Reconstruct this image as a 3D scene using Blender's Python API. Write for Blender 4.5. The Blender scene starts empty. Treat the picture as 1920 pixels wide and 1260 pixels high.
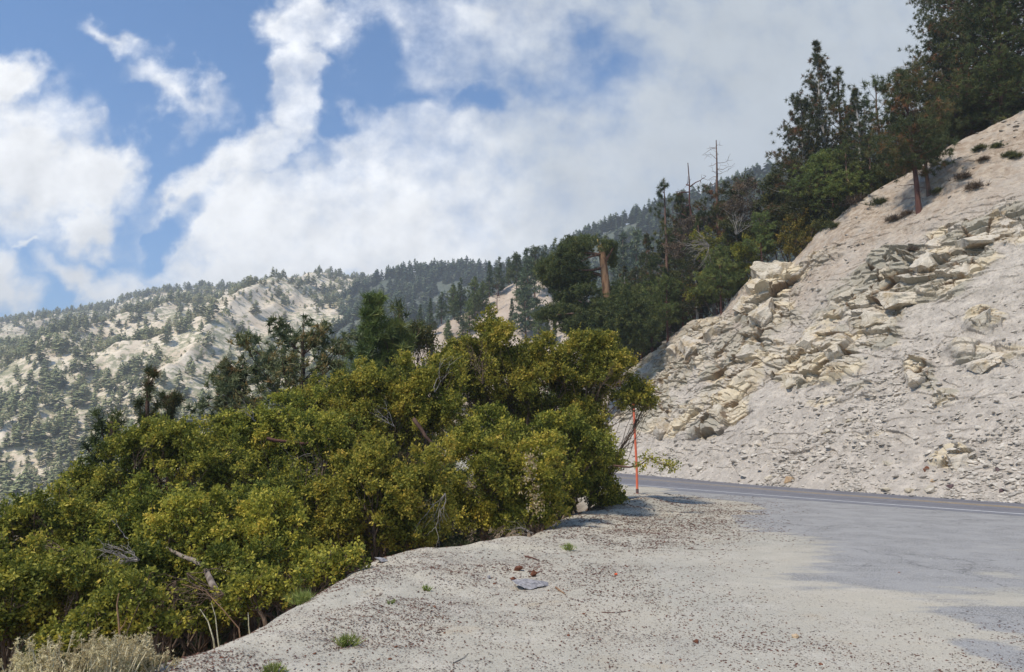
import bpy, math, random
import numpy as np
from mathutils import Vector
random.seed(7)
RNG = np.random.default_rng(7)
R = math.radians
sc = bpy.context.scene
COL = sc.collection

# ------------------------------------------------------------------ camera
CAM_H = 1.7
F = 1400.0                       # focal length in photograph pixels (1920 wide)
PITCH = math.atan(210.0 / F)
cam_d = bpy.data.cameras.new("camera")
cam = bpy.data.objects.new("camera", cam_d)
COL.objects.link(cam)
cam.location = (0, 0, CAM_H)
cam.rotation_euler = (math.pi / 2 + PITCH, 0, 0)
cam_d.sensor_width = 36.0
cam_d.lens = 36.0 * F / 1920.0
cam_d.clip_start = 0.1
cam_d.clip_end = 12000
sc.camera = cam

# ------------------------------------------------------------------ light
SUN_EL, SUN_AZ = 54.0, 232.0      # azimuth clockwise from +Y: the sun stands behind the camera, to its left
sun_d = bpy.data.lights.new("sun", 'SUN')
sun_d.energy = 3.5
sun_d.angle = R(6.0)
sun_d.color = (1.0, 0.92, 0.78)
sun = bpy.data.objects.new("sun", sun_d)
COL.objects.link(sun)
sdir = Vector((math.sin(R(SUN_AZ)) * math.cos(R(SUN_EL)), math.cos(R(SUN_AZ)) * math.cos(R(SUN_EL)), math.sin(R(SUN_EL))))
sun.rotation_euler = sdir.to_track_quat('Z', 'Y').to_euler()
sc.view_settings.view_transform = 'Standard'
sc.view_settings.look = 'None'
sc.view_settings.exposure = 0.38
sc.view_settings.gamma = 1.0
sc.cycles.max_bounces = 5
sc.cycles.diffuse_bounces = 3
sc.cycles.glossy_bounces = 2
sc.cycles.transmission_bounces = 3
sc.cycles.volume_bounces = 0
sc.cycles.use_denoising = True
sc.cycles.caustics_reflective = False
sc.cycles.caustics_refractive = False

# ------------------------------------------------------------------ photograph pixel -> world direction
def pix(px, py):
    """World direction scaled to y = 1: returns (u, v) = (x/y, z/y)."""
    a, b = (px - 960.0) / F, -(py - 630.0) / F
    cy, sy = math.cos(PITCH), math.sin(PITCH)
    y = cy - b * sy
    z = sy + b * cy
    return a / y, z / y
def at(px, py, Y):
    u, v = pix(px, py)
    return np.array([u * Y, Y, CAM_H + v * Y])
def on_flat(px, py, z=0.0):
    u, v = pix(px, py)
    Y = (z - CAM_H) / v
    return np.array([u * Y, Y, z])
def upix(px, Y):
    """metres covered by one photograph pixel at distance Y"""
    return px * Y / F

# ------------------------------------------------------------------ sky: Nishita + clouds by direction
world = bpy.data.worlds.new("World")
sc.world = world
world.use_nodes = True
class NT:
    def __init__(s, tree):
        s.t = tree; s.n = tree.nodes; s.l = tree.links
    def node(s, typ, **kw):
        n = s.n.new(typ)
        for k, v in kw.items(): setattr(n, k, v)
        return n
    def put(s, sock, v):
        if hasattr(v, 'is_output') or isinstance(v, bpy.types.NodeSocket): s.l.new(v, sock)
        else: sock.default_value = v
    def math(s, op, a, b=None, c=None, clamp=False):
        n = s.node('ShaderNodeMath', operation=op); n.use_clamp = clamp
        for i, v in enumerate((a, b, c)):
            if v is not None: s.put(n.inputs[i], v)
        return n.outputs[0]
    def vmath(s, op, a, b=None, sc_=None):
        n = s.node('ShaderNodeVectorMath', operation=op)
        s.put(n.inputs[0], a)
        if b is not None: s.put(n.inputs[1], b)
        if sc_ is not None: s.put(n.inputs['Scale'], sc_)
        return n.outputs['Value'] if op in ('LENGTH', 'DOT_PRODUCT', 'DISTANCE') else n.outputs[0]
    def noise(s, vec, scale, detail=4, rough=0.55, out='Fac', dist=0.0, dims='3D'):
        n = s.node('ShaderNodeTexNoise', noise_dimensions=dims)
        if vec is not None: s.l.new(vec, n.inputs['Vector'])
        n.inputs['Scale'].default_value = scale; n.inputs['Detail'].default_value = detail
        n.inputs['Roughness'].default_value = rough; n.inputs['Distortion'].default_value = dist
        return n.outputs[out]
    def ramp(s, v, a, b, lo=0.0, hi=1.0, smooth=True):
        n = s.node('ShaderNodeMapRange', interpolation_type='SMOOTHSTEP' if smooth else 'LINEAR')
        s.put(n.inputs[0], v)
        for i, x in zip((1, 2, 3, 4), (a, b, lo, hi)): n.inputs[i].default_value = x
        return n.outputs[0]
    def mix(s, f, a, b, mode='MIX'):
        n = s.node('ShaderNodeMix', data_type='RGBA', blend_type=mode)
        s.put(n.inputs[0], f)
        for i, v in ((6, a), (7, b)):
            if isinstance(v, tuple): v = (v[0], v[1], v[2], 1.0)
            s.put(n.inputs[i], v)
        return n.outputs[2]
    def scramble(s, scale_vec, obj_space=True):
        tc = s.node('ShaderNodeTexCoord')
        m = s.node('ShaderNodeMapping'); m.inputs['Scale'].default_value = scale_vec
        s.l.new(tc.outputs['Object'], m.inputs[0]); return m.outputs[0]

SKY_STRENGTH = 0.1
def build_sky():
    T = NT(world.node_tree); T.n.clear()
    out = T.node('ShaderNodeOutputWorld'); bg = T.node('ShaderNodeBackground')
    T.l.new(bg.outputs[0], out.inputs[0]); bg.inputs[1].default_value = SKY_STRENGTH
    sky = T.node('ShaderNodeTexSky', sky_type='NISHITA'); sky.sun_disc = False
    sky.sun_elevation = R(SUN_EL); sky.sun_rotation = R(SUN_AZ)
    sky.altitude = 1800; sky.air_density = 1.0; sky.dust_density = 0.3; sky.ozone_density = 2.0
    tc = T.node('ShaderNodeTexCoord')
    sep = T.node('ShaderNodeSeparateXYZ'); T.l.new(tc.outputs['Generated'], sep.inputs[0])
    X, Y, Z = sep.outputs
    ay = T.math('MAXIMUM', T.math('ABSOLUTE', Y), 0.12)
    u = T.math('DIVIDE', X, ay); v = T.math('DIVIDE', Z, ay)
    comb = T.node('ShaderNodeCombineXYZ'); T.l.new(u, comb.inputs[0]); T.l.new(v, comb.inputs[1])
    uv = comb.outputs[0]
    n1 = T.noise(uv, 2.6, 5, 0.6, 'Color')
    n2 = T.noise(uv, 9.0, 6, 0.62, 'Color')
    d1 = T.vmath('SCALE', T.vmath('SUBTRACT', n1, (0.5, 0.5, 0.5)), sc_=0.30)
    d2 = T.vmath('SCALE', T.vmath('SUBTRACT', n2, (0.5, 0.5, 0.5)), sc_=0.13)
    w = T.vmath('ADD', T.vmath('ADD', uv, d1), d2)
    def blob(px, py, rx, ry, ang=0.0, soft=1.0):
        cu, cv = pix(px, py)
        m = T.node('ShaderNodeMapping', vector_type='TEXTURE')
        m.inputs['Location'].default_value = (cu, cv, 0)
        m.inputs['Rotation'].default_value = (0, 0, R(ang))
        m.inputs['Scale'].default_value = (rx / F, ry / F, 1e3)
        T.l.new(w, m.inputs[0])
        ln = T.vmath('LENGTH', m.outputs[0])
        return T.math('MULTIPLY', T.math('SUBTRACT', 1.0, ln), soft)
    def union(bs, op='MAXIMUM'):
        r = bs[0]
        for b in bs[1:]: r = T.math(op, r, b)
        return r
    solid = union([blob(*b) for b in CLOUDS])
    holes = union([blob(*b) for b in HOLES])
    m = T.math('MINIMUM', solid, T.math('MULTIPLY', holes, -1.0))
    fb = T.noise(uv, 11.0, 8, 0.6)
    fl = T.noise(uv, 3.5, 4, 0.5)
    dens = T.math('ADD', T.math('MULTIPLY', m, 1.0), T.math('MULTIPLY', T.math('SUBTRACT', fb, 0.5), 1.25))
    dens = T.math('ADD', dens, T.math('MULTIPLY', T.math('SUBTRACT', fl, 0.5), 0.35))
    cover = T.ramp(dens, -0.42, 0.50)
    # cloud brightness: white low and to the west, greyer up and east
    grey = T.ramp(T.math('ADD', T.math('ADD', u, T.math('MULTIPLY', v, 0.25)), T.math('MULTIPLY', T.math('SUBTRACT', fl, 0.5), 0.7)), -0.10, 0.42)
    low = T.ramp(T.math('ADD', v, T.math('MULTIPLY', fb, 0.1)), 0.20, 0.42)
    ccol = T.mix(grey, CLOUD_WHITE, CLOUD_GREY)
    sh = T.noise(T.vmath('ADD', uv, (-0.018, 0.030, 0)), 7.0, 6, 0.6); s0 = T.noise(uv, 7.0, 6, 0.6)
    puff = T.math('ADD', T.ramp(fb, 0.30, 0.70, 0.90, 1.04), T.math('MULTIPLY', T.math('SUBTRACT', s0, sh), 0.9))
    puff = T.math('MULTIPLY', puff, T.ramp(dens, 0.2, 1.3, 1.05, 0.93))
    ccol = T.mix(1.0, ccol, T.vmath('SCALE', (1, 1, 1), sc_=puff), 'MULTIPLY')
    ccol = T.mix(T.math('MULTIPLY', grey, .65), ccol, CLOUD_GREY)
    ccol = T.vmath('SCALE', ccol, sc_=1.0 / SKY_STRENGTH)
    skyc = T.mix(1.0, sky.outputs[0], SKY_TINT, 'MULTIPLY')
    final = T.mix(T.math('MULTIPLY', cover, 0.97), skyc, ccol)
    T.l.new(final, bg.inputs[0])
CLOUD_WHITE = (0.95, 0.95, 0.95)
CLOUD_GREY = (0.47, 0.51, 0.55)
SKY_TINT = (0.78, 1.22, 1.50)
CLOUDS = [  # photograph pixel centre, radii, tilt (counted anticlockwise)
    (50, 320, 170, 130, -20), (190, 310, 110, 65, -25), (20, 180, 70, 60, 0), (190, 390, 60, 60, 0),
    (200, 105, 45, 16, -30, .3), (295, 205, 60, 20, -25, .28), (10, 545, 85, 75, 0), (200, 500, 110, 34, -15, .7), (70, 447, 40, 10, 25, .4),
    (545, 50, 75, 70, 0, .9), (530, 170, 62, 110, 10), (555, 235, 45, 40, 0), (450, 330, 170, 62, 38),
    (600, 420, 300, 110, 0), (760, 300, 150, 100, 0), (900, 400, 420, 190, 10), (640, 500, 420, 60, 0), (850, 50, 190, 110, -10, .6),
    (1100, 250, 250, 160, 0), (1400, 250, 330, 480, 0), (1150, 40, 330, 90, 0), (1900, 200, 500, 600, 0), (2600, 300, 700, 600, 0),
]
HOLES = [(680, 120, 90, 130, 10, .7), (640, 235, 60, 60, 0, .7), (880, 205, 80, 45, 15, .6), (800, 110, 130, 90, 0, .12), (1080, 130, 110, 60, 15, .28), (330, 430, 90, 34, 30, .7),
         (330, 90, 95, 120, 0)]
build_sky()

# ------------------------------------------------------------------ numpy noise
def _h(ix, iy, s=0):
    ix = ix.astype(np.int64); iy = iy.astype(np.int64)
    n = (ix * 374761393 + iy * 668265263 + s * 2147483647 + 1013904223) & 0xffffffff
    n = ((n ^ (n >> 13)) * 1274126177) & 0xffffffff
    n = ((n ^ (n >> 16)) * 2246822519) & 0xffffffff
    n = n ^ (n >> 15)
    return (n & 0xffffff) / float(0x1000000)
def vnoise(x, y, s=0):
    ix, iy = np.floor(x), np.floor(y); fx, fy = x - ix, y - iy
    fx = fx * fx * fx * (fx * (fx * 6 - 15) + 10); fy = fy * fy * fy * (fy * (fy * 6 - 15) + 10)
    a, b, c, d = _h(ix, iy, s), _h(ix + 1, iy, s), _h(ix, iy + 1, s), _h(ix + 1, iy + 1, s)
    return (a * (1 - fx) + b * fx) * (1 - fy) + (c * (1 - fx) + d * fx) * fy
def fbm(x, y, o=4, s=0, g=0.5):
    r = 0; a = 1; t = 0
    for k in range(o):
        r = r + a * (vnoise(x, y, s + k * 17) - 0.5) * 2; t += a; a *= g
        x, y = x * 2.03 + 7.1, y * 2.03 - 3.7
    return r / t
def ridged(x, y, o=4, s=0):
    r = 0; a = 1; t = 0
    for k in range(o):
        r = r + a * (1 - np.abs(vnoise(x, y, s + k * 13) * 2 - 1)); t += a; a *= 0.5
        x, y = x * 2.1 + 3.3, y * 2.1 + 9.1
    return r / t
def facets(x, y, s=0, tilt=0.8):
    """Broken-rock relief: Voronoi cells, each a tilted plane of its own height."""
    ix, iy = np.floor(x), np.floor(y)
    global CELL
    best = np.full(np.shape(x), 1e9); second = best.copy(); val = np.zeros(np.shape(x)); CELL = np.zeros(np.shape(x))
    for dx in (-1, 0, 1):
        for dy in (-1, 0, 1):
            cx, cy = ix + dx, iy + dy
            px, py = cx + _h(cx, cy, s), cy + _h(cx, cy, s + 1)
            d = (x - px) ** 2 + (y - py) ** 2
            h = _h(cx, cy, s + 2) - .5 + (x - px) * (_h(cx, cy, s + 3) - .5) * 2 * tilt + (y - py) * (_h(cx, cy, s + 4) - .35) * 2 * tilt
            nb = d < best
            second = np.where(nb, best, np.minimum(second, d))
            val = np.where(nb, h, val); CELL = np.where(nb, _h(cx, cy, s + 5), CELL); best = np.where(nb, d, best)
    edge = np.sqrt(second) - np.sqrt(best)
    return val, edge
def smooth(a, b, x):
    t = np.clip((x - a) / (b - a), 0, 1); return t * t * (3 - 2 * t)

# ------------------------------------------------------------------ mesh helpers
def mesh(name, V, Fc, mat=None, parent=None, smooth_=False, attrs=None, loc=None, mats=None, midx=None):
    """One mesh object from vertex array and face array (n x 3, n x 4, or list of such)."""
    V = np.asarray(V, dtype=np.float32)
    if not (isinstance(Fc, list) and isinstance(Fc[0], np.ndarray)): Fc = [Fc]
    Fc = [np.asarray(f, dtype=np.int32) for f in Fc if len(f)]
    me = bpy.data.meshes.new(name)
    me.vertices.add(len(V)); me.vertices.foreach_set('co', V.ravel())
    loops = np.concatenate([f.ravel() for f in Fc]); sizes = np.concatenate([np.full(len(f), f.shape[1]) for f in Fc])
    me.loops.add(len(loops)); me.loops.foreach_set('vertex_index', loops)
    me.polygons.add(len(sizes))
    starts = np.concatenate([[0], np.cumsum(sizes)[:-1]]).astype(np.int32)
    me.polygons.foreach_set('loop_start', starts)
    me.polygons.foreach_set('use_smooth', np.full(len(sizes), bool(smooth_)))
    if midx is not None: me.polygons.foreach_set('material_index', np.asarray(midx, dtype=np.int32))
    me.update(calc_edges=True)
    for k, a in (attrs or {}).items():
        at_ = me.attributes.new(k, 'FLOAT', 'POINT'); at_.data.foreach_set('value', np.asarray(a, dtype=np.float32).ravel())
    for m in (mats or ([mat] if mat else [])): me.materials.append(m)
    o = bpy.data.objects.new(name, me); COL.objects.link(o)
    if parent is not None: o.parent = parent
    if loc is not None: o.location = tuple(float(c) for c in loc)
    return o
def thing(name, label, cat, loc=(0, 0, 0), group=None, rz=0.0):
    o = bpy.data.objects.new(name, None); COL.objects.link(o)
    o.empty_display_size = 0.2
    o.location = tuple(float(c) for c in loc); o.rotation_euler = (0, 0, rz)
    o['label'] = label; o['category'] = cat
    if group: o['group'] = group
    return o
def tag(o, label, cat, group=None):
    o['label'] = label; o['category'] = cat
    if group: o['group'] = group
    return o
def dup(root, loc, rz=0.0, scale=(1, 1, 1), label=None, group=None, tilt=(0, 0)):
    r = root.copy(); COL.objects.link(r)
    r.location = tuple(float(c) for c in loc); r.rotation_euler = (tilt[0], tilt[1], rz); r.scale = scale
    if label: r['label'] = label
    if group: r['group'] = group
    for ch in list(root.children):
        c = ch.copy(); COL.objects.link(c); c.parent = r
    return r
def grid_faces(nr, nc):
    i = np.arange(nr * nc).reshape(nr, nc)
    return np.stack([i[:-1, :-1].ravel(), i[:-1, 1:].ravel(), i[1:, 1:].ravel(), i[1:, :-1].ravel()], 1)
class Tubes:
    def __init__(s): s.V = []; s.F = []; s.n = 0
    def add(s, pts, rad, k=5, cap=True):
        pts = np.asarray(pts, float); rad = np.broadcast_to(np.asarray(rad, float), (len(pts),))
        tan = np.gradient(pts, axis=0); tan /= np.linalg.norm(tan, axis=1)[:, None] + 1e-9
        ref = np.array([0.31, 0.17, 0.93]) if abs(tan[0][2]) < 0.9 else np.array([1.0, 0.1, 0.0])
        a = np.cross(tan, ref); a /= np.linalg.norm(a, axis=1)[:, None] + 1e-9
        b = np.cross(tan, a)
        th = np.linspace(0, 2 * math.pi, k, endpoint=False)
        ring = pts[:, None] + (a[:, None] * np.cos(th)[None, :, None] + b[:, None] * np.sin(th)[None, :, None]) * rad[:, None, None]
        m = len(pts); s.V.append(ring.reshape(-1, 3))
        i = np.arange(m * k).reshape(m, k) + s.n; j = np.roll(i, -1, axis=1)
        s.F.append(np.stack([i[:-1].ravel(), j[:-1].ravel(), j[1:].ravel(), i[1:].ravel()], 1))
        s.n += m * k
        return s
    def build(s, name, mat, parent=None, smooth_=True):
        return mesh(name, np.concatenate(s.V), np.concatenate(s.F), mat, parent, smooth_)
def unit(v): return v / (np.linalg.norm(v, axis=-1, keepdims=True) + 1e-9)
def rdir(n): return unit(RNG.normal(size=(n, 3)))
def wig(p0, p1, n=6, amp=0.1, droop=0.0):
    """a crooked line from p0 to p1"""
    p0, p1 = np.asarray(p0, float), np.asarray(p1, float)
    t = np.linspace(0, 1, n)[:, None]; L = np.linalg.norm(p1 - p0)
    off = np.cumsum(RNG.normal(size=(n, 3)), 0) * amp * L / n
    off -= off[:1]; off = off * (1 - t) + (off - off[-1:]) * t
    p = p0 + (p1 - p0) * t + off
    p[:, 2] -= droop * L * 4 * (t * (1 - t))[:, 0]
    return p

# ------------------------------------------------------------------ materials
def new_mat(name):
    m = bpy.data.materials.new(name); m.use_nodes = True
    T = NT(m.node_tree); b = m.node_tree.nodes['Principled BSDF']
    b.inputs['Roughness'].default_value = 0.9
    b.inputs['Specular IOR Level'].default_value = 0.25
    return m, T, b
def attr(T, name):
    n = T.node('ShaderNodeAttribute', attribute_name=name); return n.outputs['Fac']
def bump(T, b, h, strength=0.5, dist=0.02):
    n = T.node('ShaderNodeBump'); n.inputs['Strength'].default_value = strength; n.inputs['Distance'].default_value = dist
    T.l.new(h, n.inputs['Height']); T.l.new(n.outputs[0], b.inputs['Normal'])
def geo_pos(T): return T.node('ShaderNodeNewGeometry').outputs['Position']

def sand_color(T, P):
    """pale decomposed-granite sand with grit; returns (colour, height)"""
    big = T.noise(P, 0.35, 4, 0.6); mid = T.noise(P, 2.2, 5, 0.6); fine = T.noise(P, 55.0, 3, 0.7); grit = T.noise(P, 150.0, 2, 0.7)
    c = T.mix(T.ramp(big, .35, .65), (0.45, 0.42, 0.345), (0.54, 0.485, 0.385))
    c = T.mix(T.ramp(mid, .45, .75, 0, .7), c, (0.62, 0.57, 0.48))
    c = T.mix(T.ramp(T.noise(P, 0.9, 3, 0.6), .60, .75, 0, .55), c, (0.50, 0.38, 0.23))
    c = T.mix(T.ramp(fine, .30, .75, 0, .55), c, (0.30, 0.27, 0.23))
    c = T.mix(T.ramp(grit, .56, .66, 0, .6), c, (0.72, 0.70, 0.62))
    return c, T.math('ADD', fine, T.math('MULTIPLY', grit, 0.5))
def litter_mix(T, P, c, dens):
    """dark needle and bark litter: specks whose cover follows dens"""
    Pw = T.vmath('ADD', P, T.vmath('SCALE', T.noise(P, 30.0, 2, .5, 'Color'), sc_=0.03))
    out = c
    for scale, col, k in ((62.0, (0.07, 0.035, 0.03), 1.0), (95.0, (0.17, 0.08, 0.05), .9), (40.0, (0.06, 0.05, 0.055), .7)):
        vor = T.node('ShaderNodeTexVoronoi'); T.l.new(Pw, vor.inputs['Vector']); vor.inputs['Scale'].default_value = scale
        wn = T.node('ShaderNodeTexWhiteNoise', noise_dimensions='3D'); T.l.new(vor.outputs['Color'], wn.inputs['Vector'])
        pick = T.math('LESS_THAN', wn.outputs['Value'], T.math('MULTIPLY', dens, .30 * k))
        core = T.ramp(vor.outputs['Distance'], 0.34, 0.50, 1, 0)
        out = T.mix(T.math('MULTIPLY', T.math('MULTIPLY', pick, core), .9), out, col)
    return out
def litter_density(T, P):
    a = T.ramp(T.noise(P, 0.8, 4, 0.65), .44, .62, .15, 1.25)
    return T.math('MULTIPLY', a, T.ramp(T.noise(P, 6.0, 3, 0.6), .35, .65, .45, 1.1))

m_sand, T, b = new_mat("sandy shoulder")
P = geo_pos(T); c, h = sand_color(T, P)
c = litter_mix(T, P, c, T.math('MULTIPLY', litter_density(T, P), attr(T, 'litter')))
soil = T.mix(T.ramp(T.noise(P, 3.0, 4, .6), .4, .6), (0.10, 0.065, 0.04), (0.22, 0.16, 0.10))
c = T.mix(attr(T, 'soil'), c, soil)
T.l.new(c, b.inputs['Base Color']); bump(T, b, h, 0.6, 0.012)

m_turn, T, b = new_mat("dusty turnout asphalt")
P = geo_pos(T); c, h = sand_color(T, P)
c = litter_mix(T, P, c, T.math('MULTIPLY', litter_density(T, P), attr(T, 'litter')))
g1 = T.noise(P, 60.0, 3, .8); g2 = T.noise(P, 1.3, 4, .6)
asp = T.mix(T.ramp(g1, .3, .7), (0.08, 0.078, 0.078), (0.47, 0.46, 0.45))
asp = T.mix(T.ramp(g2, .35, .65, 0, .6), asp, (0.38, 0.37, 0.36))
Ps = T.node('ShaderNodeMapping'); Ps.inputs['Rotation'].default_value = (0, 0, R(23)); Ps.inputs['Scale'].default_value = (1, 5, 1); T.l.new(P, Ps.inputs[0])
dust = T.math('ADD', attr(T, 'dust'), T.math('MULTIPLY', T.math('SUBTRACT', T.noise(Ps.outputs[0], 0.42, 8, .68), .5), 1.7))
dust = T.math('ADD', dust, T.math('MULTIPLY', T.math('SUBTRACT', g1, .5), .5))
dust = T.math('ADD', dust, T.math('MULTIPLY', T.math('SUBTRACT', T.noise(P, 3.2, 7, .75), .5), .8))
f = T.math('ADD', T.ramp(dust, .30, .68, 0, .86), T.math('MULTIPLY', T.ramp(T.noise(P, 6.0, 5, .7), .4, .7), .14))
c = T.mix(f, asp, c)
crv = T.node('ShaderNodeTexVoronoi', feature='DISTANCE_TO_EDGE'); T.l.new(T.vmath('ADD', P, T.vmath('SCALE', T.noise(P, 1.5, 4, .7, 'Color'), sc_=0.9)), crv.inputs['Vector']); crv.inputs['Scale'].default_value = 0.32
crack = T.math('MULTIPLY', T.ramp(crv.outputs['Distance'], 0.0, 0.006, .55, 0), T.math('SUBTRACT', 1.0, f))
c = T.mix(crack, c, (0.05, 0.05, 0.055))
T.l.new(c, b.inputs['Base Color']); bump(T, b, T.math('ADD', g1, h), 0.4, 0.008)

m_road, T, b = new_mat("road asphalt")
P = geo_pos(T); g1 = T.noise(P, 70.0, 3, .7)
c = T.mix(T.ramp(g1, .3, .7), (0.13, 0.13, 0.145), (0.27, 0.27, 0.29))
L_ = attr(T, 'lane')
c = T.mix(T.math('MULTIPLY', L_, T.ramp(T.noise(P, 0.8, 4, .6), .25, .7, .3, .75)), c, (0.105, 0.09, 0.10))
c = T.mix(T.ramp(T.noise(P, 2.0, 5, .7), .52, .7, 0, .6), c, (0.36, 0.34, 0.34))
T.l.new(c, b.inputs['Base Color']); bump(T, b, g1, 0.3, 0.006); b.inputs['Roughness'].default_value = .8
def paint(name, col, dirt):
    m, T, b = new_mat(name); P = geo_pos(T)
    c = T.mix(T.ramp(T.math('ADD', T.noise(P, 9.0, 6, .75), T.math('MULTIPLY', T.noise(P, .7, 2, .5), .5)), dirt, dirt + .22), col, (0.25, 0.25, 0.26))
    T.l.new(c, b.inputs['Base Color']); return m
m_white = paint("worn white paint", (0.85, 0.85, 0.84), .80)
m_yellow = paint("worn yellow paint", (0.66, 0.42, 0.10), .90)

def rock_mat(name, warm=.5):
    m, T, b = new_mat(name); P = geo_pos(T)
    n0 = T.noise(P, .16, 4, .6); n1 = T.noise(P, .9, 6, .65); n2 = T.noise(P, 5.0, 5, .65); n3 = T.noise(P, 26.0, 4, .7)
    c = T.mix(T.ramp(n0, .38, .62), (0.54, 0.48, 0.405), (0.60, 0.53, 0.425))
    c = T.mix(T.ramp(n1, .46, .66, 0, .8), c, (0.47, 0.35, 0.20))
    c = T.mix(T.ramp(T.noise(P, 1.7, 6, .7), .56, .72, 0, .8), c, (0.23, 0.21, 0.17))
    c = T.mix(T.ramp(T.noise(P, .45, 4, .6), .50, .62, 0, .55), c, (0.36, 0.33, 0.26))
    c = T.mix(T.ramp(n2, .52, .70, 0, .6), c, (0.70, 0.64, 0.55))
    c = T.mix(T.ramp(n3, .52, .78, 0, .6), c, (0.22, 0.19, 0.17))
    # joints
    mp = T.node('ShaderNodeMapping'); mp.inputs['Rotation'].default_value = (R(25), R(-35), R(15)); mp.inputs['Scale'].default_value = (1.0, 1.3, 2.6); T.l.new(P, mp.inputs[0])
    dd = T.vmath('ADD', mp.outputs[0], T.vmath('SCALE', T.noise(P, 1.2, 4, .6, 'Color'), sc_=.7))
    v = T.node('ShaderNodeTexVoronoi', feature='DISTANCE_TO_EDGE'); T.l.new(dd, v.inputs['Vector']); v.inputs['Scale'].default_value = 1.15
    jf = T.math('MULTIPLY', T.ramp(v.outputs['Distance'], 0.0, .028, .95, 0), T.ramp(n1, .30, .5))
    jf = T.math('MULTIPLY', jf, attr(T, 'rocky')) if warm < 2 else jf
    c = T.mix(jf, c, (0.13, 0.085, 0.05))
    return m, T, b, P, c, n2, n3
m_slope, T, b, P, c, n2, n3 = rock_mat("cut slope rock")
c = T.mix(T.ramp(attr(T, 'cell'), .30, .42, .75, 0), c, (0.36, 0.33, 0.265))
c = T.mix(T.ramp(attr(T, 'cell'), .56, .68, 0, .75), c, (0.68, 0.575, 0.41))
c = T.mix(T.math('MULTIPLY', T.ramp(attr(T, 'crack'), 0.0, .5), T.ramp(n2, .4, .6, .1, .7)), c, (0.42, 0.27, 0.13))
scr = T.mix(T.ramp(T.noise(P, 1.6, 5, .7), .4, .65), (0.43, 0.38, 0.325), (0.575, 0.51, 0.435))
scr = T.mix(T.ramp(T.noise(P, 9.0, 5, .75), .48, .70, 0, .85), scr, (0.26, 0.23, 0.21))
scr = T.mix(T.ramp(T.noise(P, 14.0, 5, .75), .55, .75, 0, .6), scr, (0.70, 0.67, 0.63))
c = T.mix(T.ramp(T.math('ADD', attr(T, 'rocky'), T.math('MULTIPLY', T.math('SUBTRACT', T.noise(P, 1.2, 4, .6), .5), .8)), .25, .55), scr, c)
c = T.mix(T.math('MULTIPLY', attr(T, 'crack'), .75), c, (0.12, 0.075, 0.045))
dirt = T.mix(T.ramp(T.noise(P, 2.0, 5, .7), .4, .65), (0.33, 0.25, 0.185), (0.50, 0.415, 0.325))
c = T.mix(T.math('MULTIPLY', attr(T, 'dirt'), T.ramp(T.noise(P, .8, 5, .7), .3, .6, .2, 1)), c, dirt)
soil = T.mix(T.ramp(T.noise(P, 1.0, 4, .6), .4, .6), (0.10, 0.075, 0.05), (0.22, 0.16, 0.11))
c = T.mix(attr(T, 'soil'), c, soil)
T.l.new(c, b.inputs['Base Color']); bump(T, b, T.math('ADD', T.math('MULTIPLY', n2, .6), n3), 0.7, 0.06)
m_rock, T, b, P, c, n2, n3 = rock_mat("pale granite", 2)
T.l.new(c, b.inputs['Base Color']); bump(T, b, T.math('ADD', n2, n3), 0.5, 0.03)
def simple_rock(name, c1, c2, sc1=12):
    m, T, b = new_mat(name); P = geo_pos(T)
    T.l.new(T.mix(T.ramp(T.noise(P, sc1, 5, .7), .35, .65), c1, c2), b.inputs['Base Color'])
    bump(T, b, T.noise(P, sc1 * 3, 4, .7), .5, .01); return m
m_chip = simple_rock("talus chips", (0.30, 0.27, 0.235), (0.64, 0.58, 0.50), 3)
m_darkrock = simple_rock("dark rock", (0.09, 0.06, 0.06), (0.16, 0.11, 0.11))
m_rustrock = simple_rock("rusty clod", (0.10, 0.035, 0.02), (0.22, 0.09, 0.05), 40)
m_greyrock = simple_rock("grey slab", (0.20, 0.19, 0.20), (0.42, 0.40, 0.40), 25)
m_tanrock = simple_rock("orange tan rock", (0.42, 0.27, 0.15), (0.55, 0.42, 0.28))
m_litter = simple_rock("litter", (0.06, 0.03, 0.025), (0.20, 0.10, 0.07), 30)
m_grit = simple_rock("grit", (0.30, 0.28, 0.25), (0.62, 0.60, 0.53), 20)

def hill_mat(name, pale, tan, green, amt):
    m, T, b = new_mat(name); P = geo_pos(T)
    n0 = T.noise(P, .012, 5, .6); n1 = T.noise(P, .05, 6, .68); n2 = T.noise(P, .22, 5, .7)
    c = T.mix(T.ramp(n1, .40, .62), pale, tan)
    c = T.mix(T.ramp(n2, .50, .68, 0, .75), c, (0.30, 0.25, 0.19))
    g = T.math('ADD', T.math('MULTIPLY', n2, .6), T.math('MULTIPLY', n0, .5))
    c = T.mix(T.ramp(g, .60 - amt, .70 - amt, 0, .85), c, green)
    T.l.new(c, b.inputs['Base Color']); return m
m_hill_far = hill_mat("sunlit mountainside", (0.84, 0.72, 0.56), (0.66, 0.54, 0.40), (0.27, 0.27, 0.15), .09)
m_hill_mid = hill_mat("forested mountainside", (0.26, 0.25, 0.21), (0.20, 0.19, 0.15), (0.07, 0.09, 0.065), .16)
m_hill_near = hill_mat("sandy spur", (0.52, 0.43, 0.35), (0.40, 0.31, 0.24), (0.16, 0.14, 0.09), .02)
m_valley, T, b = new_mat("valley scrub"); P = geo_pos(T)
T.l.new(T.mix(T.ramp(T.noise(P, .02, 6, .7), .4, .6), (0.07, 0.08, 0.04), (0.16, 0.14, 0.09)), b.inputs['Base Color'])

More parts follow.
